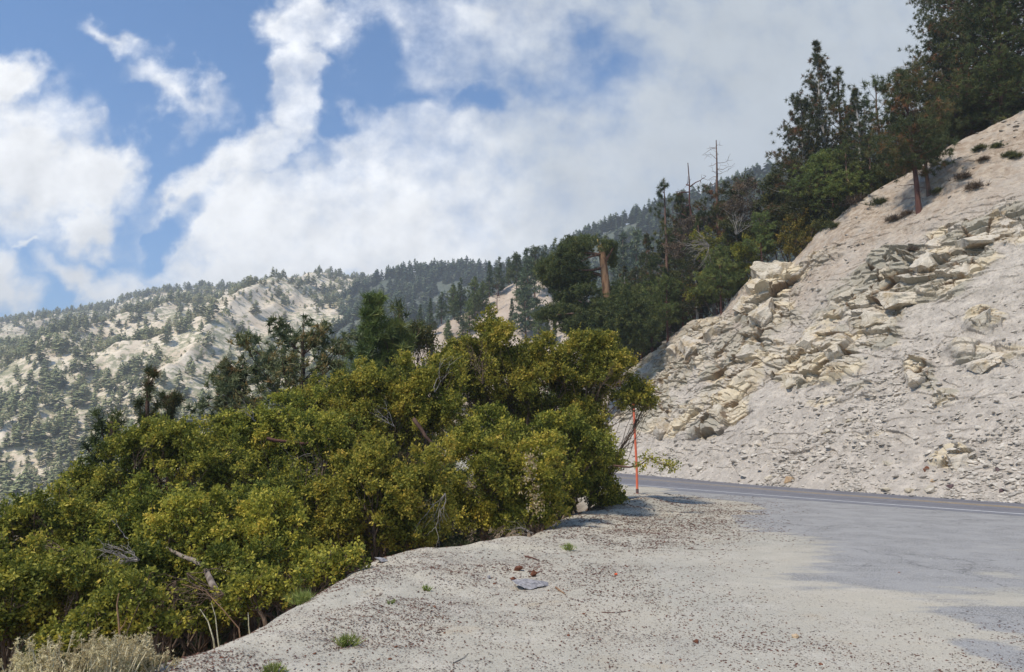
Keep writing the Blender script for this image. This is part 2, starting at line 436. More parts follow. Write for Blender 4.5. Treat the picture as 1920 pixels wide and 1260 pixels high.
def leaf_mat(name, stops, trans=.25, rough=.55, spec=.3):
    """stops: three colours picked by the per-vertex attribute 'tone' (0..1)"""
    m, T, b = new_mat(name)
    a = attr(T, 'tone')
    r = T.node('ShaderNodeValToRGB'); T.l.new(a, r.inputs[0])
    e = r.color_ramp.elements
    while len(e) < len(stops): e.new(.5)
    for k, (p, c) in enumerate(stops): e[k].position = p; e[k].color = (*c, 1)
    rnd = T.node('ShaderNodeObjectInfo').outputs['Random']
    hv = T.node('ShaderNodeHueSaturation'); T.l.new(r.outputs[0], hv.inputs['Color'])
    T.l.new(T.ramp(rnd, 0, 1, .86, 1.10, False), hv.inputs['Value']); T.l.new(T.ramp(rnd, 0, 1, .495, .508, False), hv.inputs['Hue'])
    c = hv.outputs[0]
    T.l.new(c, b.inputs['Base Color']); b.inputs['Roughness'].default_value = rough; b.inputs['Specular IOR Level'].default_value = spec
    if trans > 0:
        tr = T.node('ShaderNodeBsdfTranslucent'); T.l.new(c, tr.inputs[0])
        mx = T.node('ShaderNodeMixShader'); mx.inputs[0].default_value = trans
        T.l.new(b.outputs[0], mx.inputs[1]); T.l.new(tr.outputs[0], mx.inputs[2])
        o = [n for n in T.n if n.type == 'OUTPUT_MATERIAL'][0]; T.l.new(mx.outputs[0], o.inputs[0])
    return m
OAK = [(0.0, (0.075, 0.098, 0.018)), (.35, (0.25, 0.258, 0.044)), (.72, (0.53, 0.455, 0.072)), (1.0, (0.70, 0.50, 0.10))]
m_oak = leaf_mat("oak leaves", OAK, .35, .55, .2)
m_oak_dark = leaf_mat("dark oak leaves", [(0, (0.045, 0.058, 0.018)), (.5, (0.095, 0.105, 0.03)), (1, (0.20, 0.18, 0.045))], .25)
m_pine = leaf_mat("pine needles", [(0, (0.040, 0.062, 0.024)), (.6, (0.110, 0.135, 0.042)), (1, (0.23, 0.22, 0.065))], .3)
m_pine_warm = leaf_mat("pine needles rust tinged", [(0, (0.042, 0.060, 0.024)), (.6, (0.105, 0.115, 0.040)), (1, (0.30, 0.11, 0.055))], .3)
m_pine_young = leaf_mat("young pine needles", [(0, (0.08, 0.115, 0.035)), (.6, (0.18, 0.225, 0.06)), (1, (0.33, 0.33, 0.09))], .2)
m_fir = leaf_mat("fir sprays", [(0, (0.085, 0.105, 0.055)), (.6, (0.18, 0.195, 0.085)), (1, (0.36, 0.22, 0.09))], .35)
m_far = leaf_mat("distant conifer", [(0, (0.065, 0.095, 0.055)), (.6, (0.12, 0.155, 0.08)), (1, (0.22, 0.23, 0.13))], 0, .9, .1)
m_farb = leaf_mat("distant sunlit conifer", [(0, (0.22, 0.24, 0.11)), (.6, (0.36, 0.37, 0.18)), (1, (0.56, 0.48, 0.30))], 0, .9, .1)  # lighter copy of the distant conifer, sunlight put into its colour
m_yellow_leaf = leaf_mat("yellowing leaves", [(0, (0.06, 0.07, 0.015)), (.5, (0.20, 0.17, 0.03)), (1, (0.42, 0.25, 0.04))], .25)
m_grey_shrub = leaf_mat("grey brown brush", [(0, (0.08, 0.055, 0.04)), (.6, (0.17, 0.13, 0.09)), (1, (0.28, 0.15, 0.07))], .1)
m_straw = leaf_mat("straw", [(0, (0.42, 0.34, 0.18)), (.5, (0.62, 0.52, 0.29)), (1, (0.80, 0.70, 0.44))], .2)
m_weed = leaf_mat("weed green", [(0, (0.14, 0.19, 0.04)), (.5, (0.24, 0.30, 0.07)), (1, (0.38, 0.38, 0.12))], .2)
m_paleleaf = leaf_mat("withered pale leaves", [(0, (0.22, 0.14, 0.06)), (.6, (0.42, 0.32, 0.18)), (1, (0.58, 0.50, 0.36))], .2)
def bark(name, c1, c2, s=14):
    m, T, b = new_mat(name); P = T.scramble((1, 1, .25))
    v = T.node('ShaderNodeTexVoronoi'); T.l.new(P, v.inputs['Vector']); v.inputs['Scale'].default_value = s
    n = T.noise(P, s * 1.5, 4, .7)
    c = T.mix(T.ramp(T.math('ADD', T.math('MULTIPLY', v.outputs['Distance'], .6), T.math('MULTIPLY', n, .6)), .3, .75), c1, c2)
    T.l.new(c, b.inputs['Base Color']); bump(T, b, T.math('ADD', v.outputs['Distance'], n), .7, .04); return m
m_bark = bark("pine bark", (0.05, 0.028, 0.020), (0.19, 0.11, 0.08), 5)
m_bark_red = bark("reddish pine bark", (0.045, 0.020, 0.017), (0.135, 0.062, 0.048), 5)
m_bark_tan = bark("orange tan snag bark", (0.12, 0.06, 0.035), (0.32, 0.19, 0.11), 4)
m_bark_pale = bark("silvery trunk", (0.20, 0.18, 0.17), (0.45, 0.42, 0.40), 6)
m_twig = bark("brown twigs", (0.07, 0.045, 0.035), (0.20, 0.14, 0.10), 20)
m_dead = bark("weathered grey twigs", (0.15, 0.13, 0.12), (0.40, 0.36, 0.33), 30)
m_split = bark("fresh split wood", (0.42, 0.27, 0.08), (0.60, 0.42, 0.15), 10)

# ------------------------------------------------------------------ near ground: shoulder, berm edge, fall to the west
EDGE_PX = [(200, 1290), (300, 1232), (420, 1182), (500, 1155), (560, 1128), (640, 1088), (700, 1056), (740, 1036), (780, 1022), (850, 1019), (930, 1020), (1000, 1004), (1050, 978), (1085, 958), (1120, 951), (1160, 958), (1180, 948), (1165, 925), (1140, 912)]
_e = np.array([on_flat(px, py, 0.10) for px, py in EDGE_PX])
_e = np.concatenate([[[-9, -14, 0], [-5.6, 0, 0], [-4.2, 3.5, 0]], _e, [[3.2, 42, 0], [-1.0, 60, 0], [-12, 95, 0]]])
EY, EX = _e[:, 1], _e[:, 0]
_o = np.argsort(EY); EY, EX = EY[_o], EX[_o]
def edge_x(y): return np.interp(y, EY, EX)
def gz(x, y):
    x = np.asarray(x, float); y = np.asarray(y, float)
    s = edge_x(y) - x
    w = 0.22
    sp = w * np.logaddexp(0, np.clip((s - 0.25) / w, -60, 60) + 0.0)
    z = -0.78 * sp
    z = np.where(z < -45, -45 + (z + 45) * .1, z)
    bm = smooth(-1.6, -0.1, -np.abs(s + 0.35)) * (s > -3)
    hump = 0.26 * np.exp(-((y - 21.5) / 2.2) ** 2) + 0.05 + 0.07 * np.exp(-((y - 13) / 2.5) ** 2)
    z += hump * np.exp(-((s + 0.25) / 1.0) ** 2)
    m = smooth(-3.8, -0.8, s)                         # no bumps under the asphalt
    z += m * (0.10 * fbm(x / 1.5, y / 1.5, 4, 5) + .03 * fbm(x / .5, y / .5, 3, 6) + 0.012 * fbm(x / .22, y / .22, 3, 9)) 
    z += smooth(0.5, 3, s) * 0.35 * fbm(x / 2.5, y / 2.5, 4, 8)
    return z
def gpt(px, py):
    """where the photograph ray meets the near ground"""
    u, v = pix(px, py); Y = np.linspace(4, 60, 5000)
    d = CAM_H + v * Y - gz(u * Y, Y); k = int(np.argmax(d < 0)) if (d < 0).any() else len(Y) - 1
    return np.array([u * Y[k], Y[k], float(gz(u * Y[k], Y[k]))])
sv = np.concatenate([-np.geomspace(60, 8.5, 30), np.linspace(-8, 2.5, 330), np.geomspace(2.6, 130, 70)])
yv = np.concatenate([np.linspace(-14, 3.6, 24), np.geomspace(3.8, 60, 420), np.linspace(61, 130, 24)])
SS, YY = np.meshgrid(sv, yv); XX = edge_x(YY) - SS
XX = edge_x(YY) + -SS
ZZ = gz(XX, YY)
pxd = np.clip((XX / np.maximum(YY, 1)), -3, 3)
lit = smooth(2.2, -3.8, -(edge_x(YY) - XX) - 0) 
lit = np.clip(smooth(-6.5, -1.0, edge_x(YY) - XX) + .25, 0, 1.1)
mesh('ground', np.stack([XX, YY, ZZ], -1).reshape(-1, 3), grid_faces(*XX.shape), m_sand, smooth_=True,
     attrs={'litter': lit, 'soil': smooth(0.5, 1.6, edge_x(YY) - XX)})['kind'] = 'structure'

# valley floor out to the horizon
v_ = [(-2500, -800, -62), (2500, -800, -62), (2500, 2500, -62), (-2500, 2500, -62)]
mesh('valley_ground', v_, [[0, 1, 2, 3]], m_valley)['kind'] = 'structure'

# ------------------------------------------------------------------ turnout and road
ROADPX = [(950, 894.5, 873.5), (1100, 904.5, 883.5), (1200, 911.5, 890.5), (1400, 927, 908.5), (1650, 946, 926.3), (1907, 964.5, 944), (2500, 1006, 985), (4200, 1126, 1104)]
PW = np.array([on_flat(p, w, 0) for p, w, t in ROADPX]); PT = np.array([on_flat(p, t, 0) for p, w, t in ROADPX])
def resample(P, n):
    d = np.concatenate([[0], np.cumsum(np.linalg.norm(np.diff(P, axis=0), axis=1))])
    s = np.linspace(0, d[-1], n); return np.stack([np.interp(s, d, P[:, k]) for k in range(3)], 1)
PWr, PTr = resample(PW, 160), resample(PT, 160)
fr = np.linspace(-0.10, 1.04, 26)
RV = PWr[:, None] * (1 - fr)[None, :, None] + PTr[:, None] * fr[None, :, None]; RV[..., 2] = 0.008
lane = (np.exp(-((fr - .80) / .10) ** 2) + .55 * np.exp(-((fr - .25) / .12) ** 2))[None, :] * np.ones((160, 1))
mesh('road', RV.reshape(-1, 3), grid_faces(160, 26), m_road, attrs={'lane': lane})['kind'] = 'structure'
def stripe(name, f0, w, mat, z=0.012):
    c = PWr * (1 - f0) + PTr * f0; n_ = unit(PTr - PWr)
    V = np.stack([c - n_ * w / 2, c + n_ * w / 2], 1); V[..., 2] = z
    o = mesh(name, V.reshape(-1, 3), grid_faces(160, 2), mat); o['kind'] = 'structure'
stripe('road_edge_line', 0.03, .17, m_white)
stripe('road_centre_line', 0.48, .15, m_yellow)
stripe('road_centre_line', 0.57, .15, m_yellow)

# turnout sheet, from the road's white line in to the sand
ABPX = [(1185, 914), (1225, 922), (1300, 938), (1345, 962), (1400, 985), (1470, 1010), (1590, 1042), (1680, 1100), (1780, 1140), (1860, 1120), (1960, 1180), (2200, 1330), (2600, 1600)]
AB = np.array([on_flat(p, q, 0) for p, q in ABPX])
yy = np.concatenate([np.linspace(-14, 3.6, 20), np.geomspace(3.8, 33, 330)])
wy, wx = PWr[:, 1], PWr[:, 0]; o_ = np.argsort(wy)
def white_x(y): return np.interp(y, wy[o_], wx[o_])
left = np.where(yy < 24, edge_x(yy) + 3.9, np.interp(yy, [24, 28, 33], [edge_x(24) + 3.9, 5.9, 5.5]))
right = np.maximum(white_x(yy) + .1, left + .05)
ff = np.linspace(0, 1, 260)
TX = left[:, None] * (1 - ff) + right[:, None] * ff; TY = yy[:, None] * np.ones((1, 260))
def ab_x(y): o = np.argsort(AB[:, 1]); return np.interp(y, AB[o, 1], AB[o, 0])
sd = (ab_x(TY) - TX)
dust = np.clip(.5 + sd / 2.6, 0.12, 1.15)
for px, py, r, a in ((1650, 1085, .9, -.45), (1590, 1040, 1.4, -.25), (1890, 1165, .45, -.8), (1830, 1210, .3, -.6), (1885, 1235, .4, -.8), (1560, 1000, 1.2, -.3), (1720, 1060, 1.0, -.3), (1760, 1240, .6, .3), (1440, 1100, .8, -.35), (1470, 1075, .7, -.3), (1860, 1075, .5, .6), (1550, 1010, 1.0, .30), (1480, 1020, 1.2, .2), (1920, 1120, .7, .5), (1780, 1185, .4, .3)):
    c0 = on_flat(px, py, 0); dust += a * np.exp(-(((TX - c0[0]) * 1.0) ** 2 + ((TY - c0[1]) * .8) ** 2) / (r * r) * 1.2)
tl = np.clip(smooth(-6.5, -1.0, edge_x(TY) - TX) + .25, 0, 1.1) * np.where(TY < 9, 1, .75) + .35 * smooth(9, 6.5, TY)
tl = np.clip(tl, 0, 1.1)
edge_blend = np.ones_like(TX)
mesh('turnout_pavement', np.stack([TX, TY, np.full_like(TX, .004)], -1).reshape(-1, 3), grid_faces(*TX.shape), m_turn, smooth_=True,
     attrs={'dust': dust, 'litter': tl})['kind'] = 'structure'

# ------------------------------------------------------------------ the cut slope above the road
_tu = PT[:, 0] / PT[:, 1]; _to = np.argsort(_tu)
def toe_Y(u): return 1 / np.interp(u, _tu[_to], 1 / PT[_to, 1])
CREST = [(900, 860, 100), (1000, 800, 86), (1100, 745, 76), (1180, 692, 70), (1240, 650, 66), (1300, 602, 62), (1350, 590, 60), (1400, 530, 58), (1440, 500, 57), (1480, 500, 56), (1530, 440, 54), (1600, 385, 52), (1700, 325, 50), (1780, 272, 48), (1860, 232, 47), (1920, 205, 46), (2100, 110, 44), (2500, -60, 36), (3400, -250, 24)]
_c = np.array([(*pix(p, q), Y) for p, q, Y in CREST])
def crest(u): return np.interp(u, _c[:, 0], _c[:, 1]), np.interp(u, _c[:, 0], _c[:, 2])
def slope_base(u, t):
    Yt = toe_Y(u); v, Yc = crest(u); zc = CAM_H + v * Yc
    tt = np.clip(t, 0, 1)
    Y = Yt + (Yc - Yt) * tt + np.maximum(t - 1, 0) * 26
    z = zc * (.80 * tt + .20 * tt * tt) - np.maximum(t - 1, 0) * 26 * .16 - 0.02
    return np.stack([u * Y, Y, z], -1)
def to_px(P):
    y = P[..., 1]; z = P[..., 2] - CAM_H
    cy, sy = math.cos(PITCH), math.sin(PITCH)
    dep = y * cy + z * sy; up = -y * sy + z * cy
    return 960 + F * P[..., 0] / dep, 630 - F * up / dep
ROCKY = [(1450, 520, 62, 48, 1.3), (1440, 590, 60, 45, 1), (1330, 640, 66, 46, 1), (1250, 690, 70, 50, 1), (1380, 700, 60, 60, .9), (1290, 790, 80, 36, .9), (1360, 760, 60, 40, .9), (1500, 690, 70, 40, 1),
         (1210, 760, 60, 60, .8), (1640, 585, 70, 40, 1), (1720, 520, 110, 55, 1.2), (1835, 440, 90, 30, 1.1), (1800, 490, 80, 36, 1), (1650, 625, 60, 30, .9), (1570, 660, 50, 50, .9), (1870, 665, 80, 26, .8), (1725, 712, 36, 18, .9), (1770, 740, 30, 20, .7),
         (1840, 600, 44, 30, .8), (1790, 865, 44, 24, .8), (1900, 420, 50, 50, .9), (2060, 330, 110, 60, 1), (2200, 560, 120, 50, 1), (2100, 740, 80, 40, .8), (2400, 300, 160, 80, 1), (1430, 650, 60, 30, .8)]
def rocky_mask(px, py):
    m = np.zeros(np.shape(px))
    for a, b_, rx, ry, s in ROCKY:
        d = np.sqrt(((px - a) / rx) ** 2 + ((py - b_) / ry) ** 2); m = np.maximum(m, s * smooth(1.25, .55, d))
    return m
def slope_pos(u, t):
    u = np.asarray(u, float); t = np.asarray(t, float)
    P = slope_base(u, t); e = 1e-3
    N = unit(np.cross(slope_base(u + e, t) - P, slope_base(u, t + e) - P)); N = np.where(N[..., 2:] < 0, -N, N)
    px, py = to_px(P)
    td = np.array([-.35, .937, 0]); ud = np.array([.78, .29, .55])
    a, b_ = P @ td, P @ ud
    wa, wb = a + .9 * fbm(a / 3, b_ / 3, 3, 31), b_ + .9 * fbm(a / 3, b_ / 3, 3, 37)
    th = R(14); a2, b2 = wa * math.cos(th) - wb * math.sin(th), wa * math.sin(th) + wb * math.cos(th)
    rk = rocky_mask(px + 26 * fbm(a / 2.5, b_ / 2.5, 3, 41), py + 20 * fbm(a / 2.5, b_ / 2.5, 3, 43))
    rk = np.clip(rk * .9 + .55 * smooth(-.02, .45, fbm(a / 5, b_ / 2.2, 4, 47)) * smooth(.04, .16, t) * smooth(1900, 1500, px), 0, 1.2)
    global CELLS
    f1, e1 = facets(a2 / 3.4, b2 / 2.3, 3, .75); c1_ = CELL; f2, e2 = facets(a2 / 1.5, b2 / .95, 11, .8); CELLS = .45 * c1_ + .55 * CELL; f3, e3 = facets(a2 / .55, b2 / .36, 19, .9); f4, e4 = facets(a / .34, b_ / .26, 23, 1.0)
    ph = (P[..., 2] - .16 * a + 1.2 * fbm(a / 5, b_ / 3, 3, 91)) / 1.35; saw = ph - np.floor(ph); sm = .4 + .9 * smooth(-.2, .3, fbm(a2 / 4, b2 / 3, 3, 93))
    ph2 = (P[..., 2] - .05 * a + .5 * fbm(a / 2, b_ / 1.4, 3, 95)) / .46; saw2 = ph2 - np.floor(ph2)
    d = .55 * fbm(a / 8, b_ / 5, 4, 51) + .16 * fbm(a / 1.6, b_ / 1.1, 4, 53)
    d += rk * (.10 + .85 * f1 + .34 * f2 + .17 * f3 + .34 * (1 - saw) * sm + .12 * (1 - saw2) - .10 * smooth(.10, 0, e1) - .08 * smooth(.10, 0, e2))
    d += (1 - np.clip(rk, 0, 1)) * (.035 * f4 + .06 * (1 - saw) * smooth(-.1, .3, fbm(a / 3, b_ / 1.2, 3, 73)) + .07 * (1 - saw2) * smooth(0, .3, fbm(a / 1.5, b_ / .8, 3, 75)) + .07 * f3 * smooth(.05, .45, fbm(a / 2, b_ / 1.2, 3, 61)) + .05 * fbm(a / .5, b_ / .3, 3, 67) + .10 * ridged(a / 1.5, b_ / 5, 3, 69))
    gate = smooth(0, .10, t) * (1 - .65 * smooth(.90, 1.0, t))
    global CRK
    CRK = np.maximum(smooth(.07, .01, e1), .8 * smooth(.06, .01, e2)) * smooth(.5, .9, rk) * smooth(-.25, .15, fbm(a / 1.8, b_ / 1.8, 3, 97))
    out_dir = unit(N + np.array([-.35, -.45, 0]))
    return P + out_dir * (d * gate)[..., None], rk, px, py
uu = np.concatenate([np.linspace(pix(900, 860)[0], pix(1110, 800)[0], 60), np.linspace(pix(1111, 800)[0], pix(1960, 600)[0], 760), np.linspace(pix(1963, 600)[0], 1.7, 260)])
tv = np.concatenate([np.linspace(0, 1, 560), np.linspace(1.02, 2.0, 30)])
U_, T_ = np.meshgrid(uu, tv)
P_, rk_, px_, py_ = slope_pos(U_, T_)
dirtm = smooth(.52, .88, T_) * (1 - np.clip(rk_, 0, 1)) 
mesh('cut_slope_terrain', P_.reshape(-1, 3), grid_faces(*U_.shape), m_slope,
     attrs={'crack': CRK, 'cell': CELLS, 'rocky': np.clip(rk_, 0, 1), 'dirt': dirtm, 'soil': smooth(1.0, 1.08, T_)})['kind'] = 'structure'
def slope_hit(px, py):
    u, v = pix(px, py); t = np.linspace(0, 1, 900); P = slope_pos(np.full(900, u), t)[0]
    vv = (P[:, 2] - CAM_H) / P[:, 1]; k = int(np.argmax(vv >= v)) if (vv >= v).any() else 899
    return P[k], t[k]
def beyond(px, dY):
    """a point on the natural ground dY metres behind the crest, in the photograph's column px near the crest"""
    u = pix(px, 500)[0]; v, Yc = crest(u)
    return slope_pos(np.array([u]), np.array([1 + dY / 26.0]))[0][0]

# ------------------------------------------------------------------ far terrain
class Hill:
    def __init__(s, name, crestpx, Y0, z0, mat, amp, wl, seed, nu, nt, spurs=(), prof=.95):
        s.c = np.array([(*pix(p, q), Y) for p, q, Y in crestpx]); s.Y0, s.z0, s.amp, s.wl, s.seed, s.spurs, s.prof = Y0, z0, amp, wl, seed, spurs, prof
        s.u0, s.u1 = s.c[0, 0], s.c[-1, 0]
        U, T = np.meshgrid(np.linspace(s.u0, s.u1, nu), np.concatenate([np.linspace(0, 1, nt), [1.04, 1.15, 1.4]]))
        P = s.pos(U, T)
        s.o = mesh(name, P.reshape(-1, 3), grid_faces(*U.shape), mat, smooth_=True); s.o['kind'] = 'structure'
    def pos(s, u, t):
        v, Yc = np.interp(u, s.c[:, 0], s.c[:, 1]), np.interp(u, s.c[:, 0], s.c[:, 2])
        zc = CAM_H + v * Yc; tt = np.clip(t, 0, 1)
        Y = s.Y0 + (Yc - s.Y0) * t; X = u * Y
        z = s.z0 + (zc - s.z0) * tt ** s.prof - np.maximum(t - 1, 0) * (Yc - s.Y0) * .5
        w = (4 * tt * (1 - tt)) ** .7 + .08
        z = z + w * s.amp * (ridged(X / s.wl + 3, Y / (s.wl * 1.3), 5, s.seed) - .62) * 2
        for pts, a, wd in s.spurs:
            q = np.array([(pix(p_, q_)[0] * Yq, Yq) for p_, q_, Yq in pts]); best = np.full(np.shape(X), 1e9)
            for (x0, y0), (x1, y1) in zip(q[:-1], q[1:]):
                L2 = (x1 - x0) ** 2 + (y1 - y0) ** 2; k = np.clip(((X - x0) * (x1 - x0) + (Y - y0) * (y1 - y0)) / L2, 0, 1)
                best = np.minimum(best, np.hypot(X - x0 - k * (x1 - x0), Y - y0 - k * (y1 - y0)))
            z = z + a * np.exp(-best / wd)
        return np.stack([X, Y, z], -1)
H1 = Hill('mountain_terrain', [(-900, 655, 900), (-300, 622, 950), (0, 608, 1000), (100, 592, 1000), (200, 580, 980), (240, 562, 960), (300, 548, 950), (380, 541, 940), (450, 537, 930), (560, 541, 900), (640, 538, 860), (700, 540, 850), (900, 560, 850), (1300, 560, 850)],
          200, -48, m_hill_far, 30, 210, 5, 640, 420, spurs=[([(300, 740, 380), (430, 650, 520), (590, 560, 800)], 26, 45), ([(0, 830, 330), (130, 660, 560)], 18, 40)])
H2 = Hill('forest_ridge_terrain', [(430, 900, 500), (520, 760, 560), (580, 640, 620), (640, 560, 660), (700, 530, 660), (770, 510, 650), (850, 507, 640), (920, 507, 620), (980, 498, 600), (1020, 486, 580), (1080, 463, 560), (1140, 436, 540), (1200, 414, 520), (1260, 391, 500), (1400, 347, 470), (1480, 322, 450), (1700, 250, 420), (2300, 100, 380)],
          230, -30, m_hill_mid, 20, 110, 15, 420, 240)
H3 = Hill('near_spur_terrain', [(560, 900, 120), (640, 780, 130), (720, 680, 145), (770, 640, 155), (820, 612, 160), (860, 590, 165), (920, 556, 170), (980, 520, 175), (1030, 505, 178), (1080, 530, 180), (1130, 600, 180), (1200, 700, 180), (1300, 800, 175)],
          80, -22, m_hill_near, 4, 26, 25, 260, 160)

# ------------------------------------------------------------------ vegetation builders
def blades(P, A, k, ln, w, tone, spread=.9, jit=.0):
    """k narrow triangular blades per tuft: tuft centres P, axes A"""
    n = len(P); D = unit(np.repeat(A, k, 0) * (1 - spread) + rdir(n * k) * spread)
    B = np.repeat(P, k, 0) + RNG.normal(size=(n * k, 3)) * jit
    S = unit(np.cross(D, rdir(n * k))); l_ = ln * RNG.uniform(.65, 1.15, n * k)[:, None]
    V = np.stack([B - S * w / 2, B + S * w / 2, B + D * l_], 1).reshape(-1, 3)
    tn = np.clip(np.repeat(tone, k) + RNG.normal(size=n * k) * .12, 0, 1)
    return V, np.repeat(tn, 3)
def leaves(P, A, k, ln, w, tone, spread=.75):
    """k lozenge leaves per sprig"""
    n = len(P); D = unit(np.repeat(A, k, 0) * (1 - spread) + rdir(n * k) * spread)
    l_ = ln * RNG.uniform(.6, 1.2, n * k)[:, None]
    B = np.repeat(P, k, 0) + D * l_ * .25
    S = unit(np.cross(D, rdir(n * k))) * (w / 2) * (l_ / ln)
    V = np.stack([B, B + D * l_ * .5 + S, B + D * l_, B + D * l_ * .5 - S], 1).reshape(-1, 3)
    tn = np.clip(np.repeat(tone, k) + RNG.normal(size=n * k) * .10, 0, 1)
    return V, np.repeat(tn, 4)
def tri_mesh(name, V, tn, mat, parent=None, quad=False, **kw):
    k = 4 if quad else 3
    return mesh(name, V, np.arange(len(V)).reshape(-1, k), mat, parent, attrs={'tone': tn}, **kw)

def conifer(name, label, cat, H=14, Rm=3, c0=.2, dz=.45, nb=5, tuft=.28, w=.035, k=12, step=.3, lower=-8, upper=55, tip=1.0, gap=.0, ragged=.25, trunk_r=None, mat=None, barkm=None, lean=(0, 0), dead_low=True, shape=.75, side=.35, group=None, bare_top=0.0, only=None, dead_mat=None):
    root = thing(name, label, cat, group=group)
    rt = trunk_r or H * .016
    n = 12; zs = np.linspace(0, 1, n); ax = np.cumsum(RNG.normal(size=(n, 2)) * .012 * H, 0) * .35
    def trunk_at(z):
        f = z / H; return np.array([np.interp(f, zs, ax[:, 0]) + lean[0] * z, np.interp(f, zs, ax[:, 1]) + lean[1] * z, z])
    tr = Tubes(); tr.add([trunk_at(z * H) - (np.array([0, 0, .5]) if z == 0 else 0) for z in zs], [rt * (1.25 if i == 0 else 1) * (1 - .93 * (i / (n - 1)) ** 1.1) + .015 for i in range(n)], 9)
    db = Tubes(); TP, TA, TT = [], [], []
    z = c0 * H
    z_end = H * (1 - bare_top)
    while z < z_end - .12:
        s = (z - c0 * H) / (H - c0 * H)
        prof = ((1 - s) ** shape) * min(1, s * 3.5 + .55)
        for i in range(max(2, int(round(nb * RNG.uniform(.6, 1.3))))):
            if RNG.random() < gap: continue
            az = RNG.uniform(0, 2 * math.pi)
            if only is not None and not only(az, s): continue
            L = max(.25, Rm * prof * RNG.uniform(1 - ragged * 1.6, 1 + ragged))
            el = R(lower + (upper - lower) * s ** 1.4 + RNG.normal() * 8)
            d0 = np.array([math.cos(az) * math.cos(el), math.sin(az) * math.cos(el), math.sin(el)])
            m = 5; f = np.linspace(0, 1, m)[:, None]
            pts = trunk_at(z) + d0 * L * f + np.array([0, 0, 1]) * (.22 * L * f ** 2.2) + RNG.normal(size=(m, 3)) * .04 * L * f
            tr.add(pts, np.linspace(max(.012, rt * .16 * min(1, L / Rm + .3)), .006, m), 3)
            nt = max(2, int(L / step * (1.0 + .8 * tip)))
            ff = RNG.uniform(.32, 1, nt) ** .75; ff[0] = 1
            pp = np.stack([np.interp(ff, np.linspace(0, 1, m), pts[:, q]) for q in range(3)], 1)
            off = RNG.normal(size=(nt, 3)) * side * (.25 + .75 * (1 - abs(2 * ff - 1.3)))[:, None] * min(1, L / 1.6) * np.array([1, 1, .35]); off[0] = 0
            TP.append(pp + off); TA.append(np.repeat(unit(d0 + np.array([0, 0, .8]))[None], nt, 0)); TT.append(np.full(nt, RNG.uniform(.1, .75)) + RNG.normal(size=nt) * .12)
        z += dz * RNG.uniform(.75, 1.25)
    if bare_top == 0:
        TP.append(np.array([trunk_at(H - .02), trunk_at(H * .985), trunk_at(H * .965)])); TA.append(np.array([[0, 0, 1.]] * 3)); TT.append(np.array([.7, .6, .5]))
    tr.build('trunk', barkm or m_bark, root)
    if TP:
        V, tn = blades(np.concatenate(TP), np.concatenate(TA), k, tuft, w, np.concatenate(TT), .82, tuft * .12)
        tri_mesh('crown', V, tn, mat or m_pine, root)
    if dead_low:
        zz = np.concatenate([RNG.uniform(.25 * c0 * H, c0 * H + .12 * H, int(6 + H)), RNG.uniform(z_end, H, int(16 * (bare_top > 0)))])
        for q in zz:
            az = RNG.uniform(0, 2 * math.pi); L = Rm * RNG.uniform(.2, .6) * (1 if q < z_end else 1.1)
            p0 = trunk_at(q); p1 = p0 + np.array([math.cos(az) * L, math.sin(az) * L, L * RNG.uniform(-.35, .1)])
            db.add(wig(p0, p1, 5, .25), np.linspace(.02, .006, 5), 3)
            for _ in range(2):
                f = RNG.uniform(.4, .9); pm = p0 + (p1 - p0) * f; db.add(wig(pm, pm + rdir(1)[0] * L * .35, 3, .2), [.009, .006, .004], 3)
        db.build('dead_branch', dead_mat or m_dead, root)
    root['H'] = float(H)
    return root
def snag(name, label, H, n, L0, mat, group=None, rt=.14, top=.15):
    root = thing(name, label, 'dead tree', group=group); tr = Tubes(); t = np.linspace(0, 1, 10)
    P = np.stack([np.cumsum(RNG.normal(size=10)) * .03 * H * .3, np.cumsum(RNG.normal(size=10)) * .02 * H * .3, t * H], 1); P[0, 2] = -.4
    tr.add(P, rt * (1 - .85 * t) + .01, 8); tr.build('trunk', mat, root)
    for i in range(n):
        f = RNG.uniform(.35, .98); p0 = np.array([np.interp(f, t, P[:, q]) for q in range(3)]); az = RNG.uniform(0, 2 * math.pi); L = L0 * (1.15 - f) * RNG.uniform(.6, 1.3) + .3
        p1 = p0 + np.array([math.cos(az) * L, math.sin(az) * L, L * RNG.uniform(-.1, .45)]); b_ = Tubes(); q = wig(p0, p1, 6, .3); b_.add(q, np.linspace(.045, .010, 6), 4)
        for _ in range(5):
            j = RNG.integers(2, 6); b_.add(wig(q[j], q[j] + (rdir(1)[0] + [0, 0, .25]) * L * .35, 4, .3), np.linspace(.016, .006, 4), 3)
        b_.build('branch', mat, root)
    root['H'] = float(H); return root

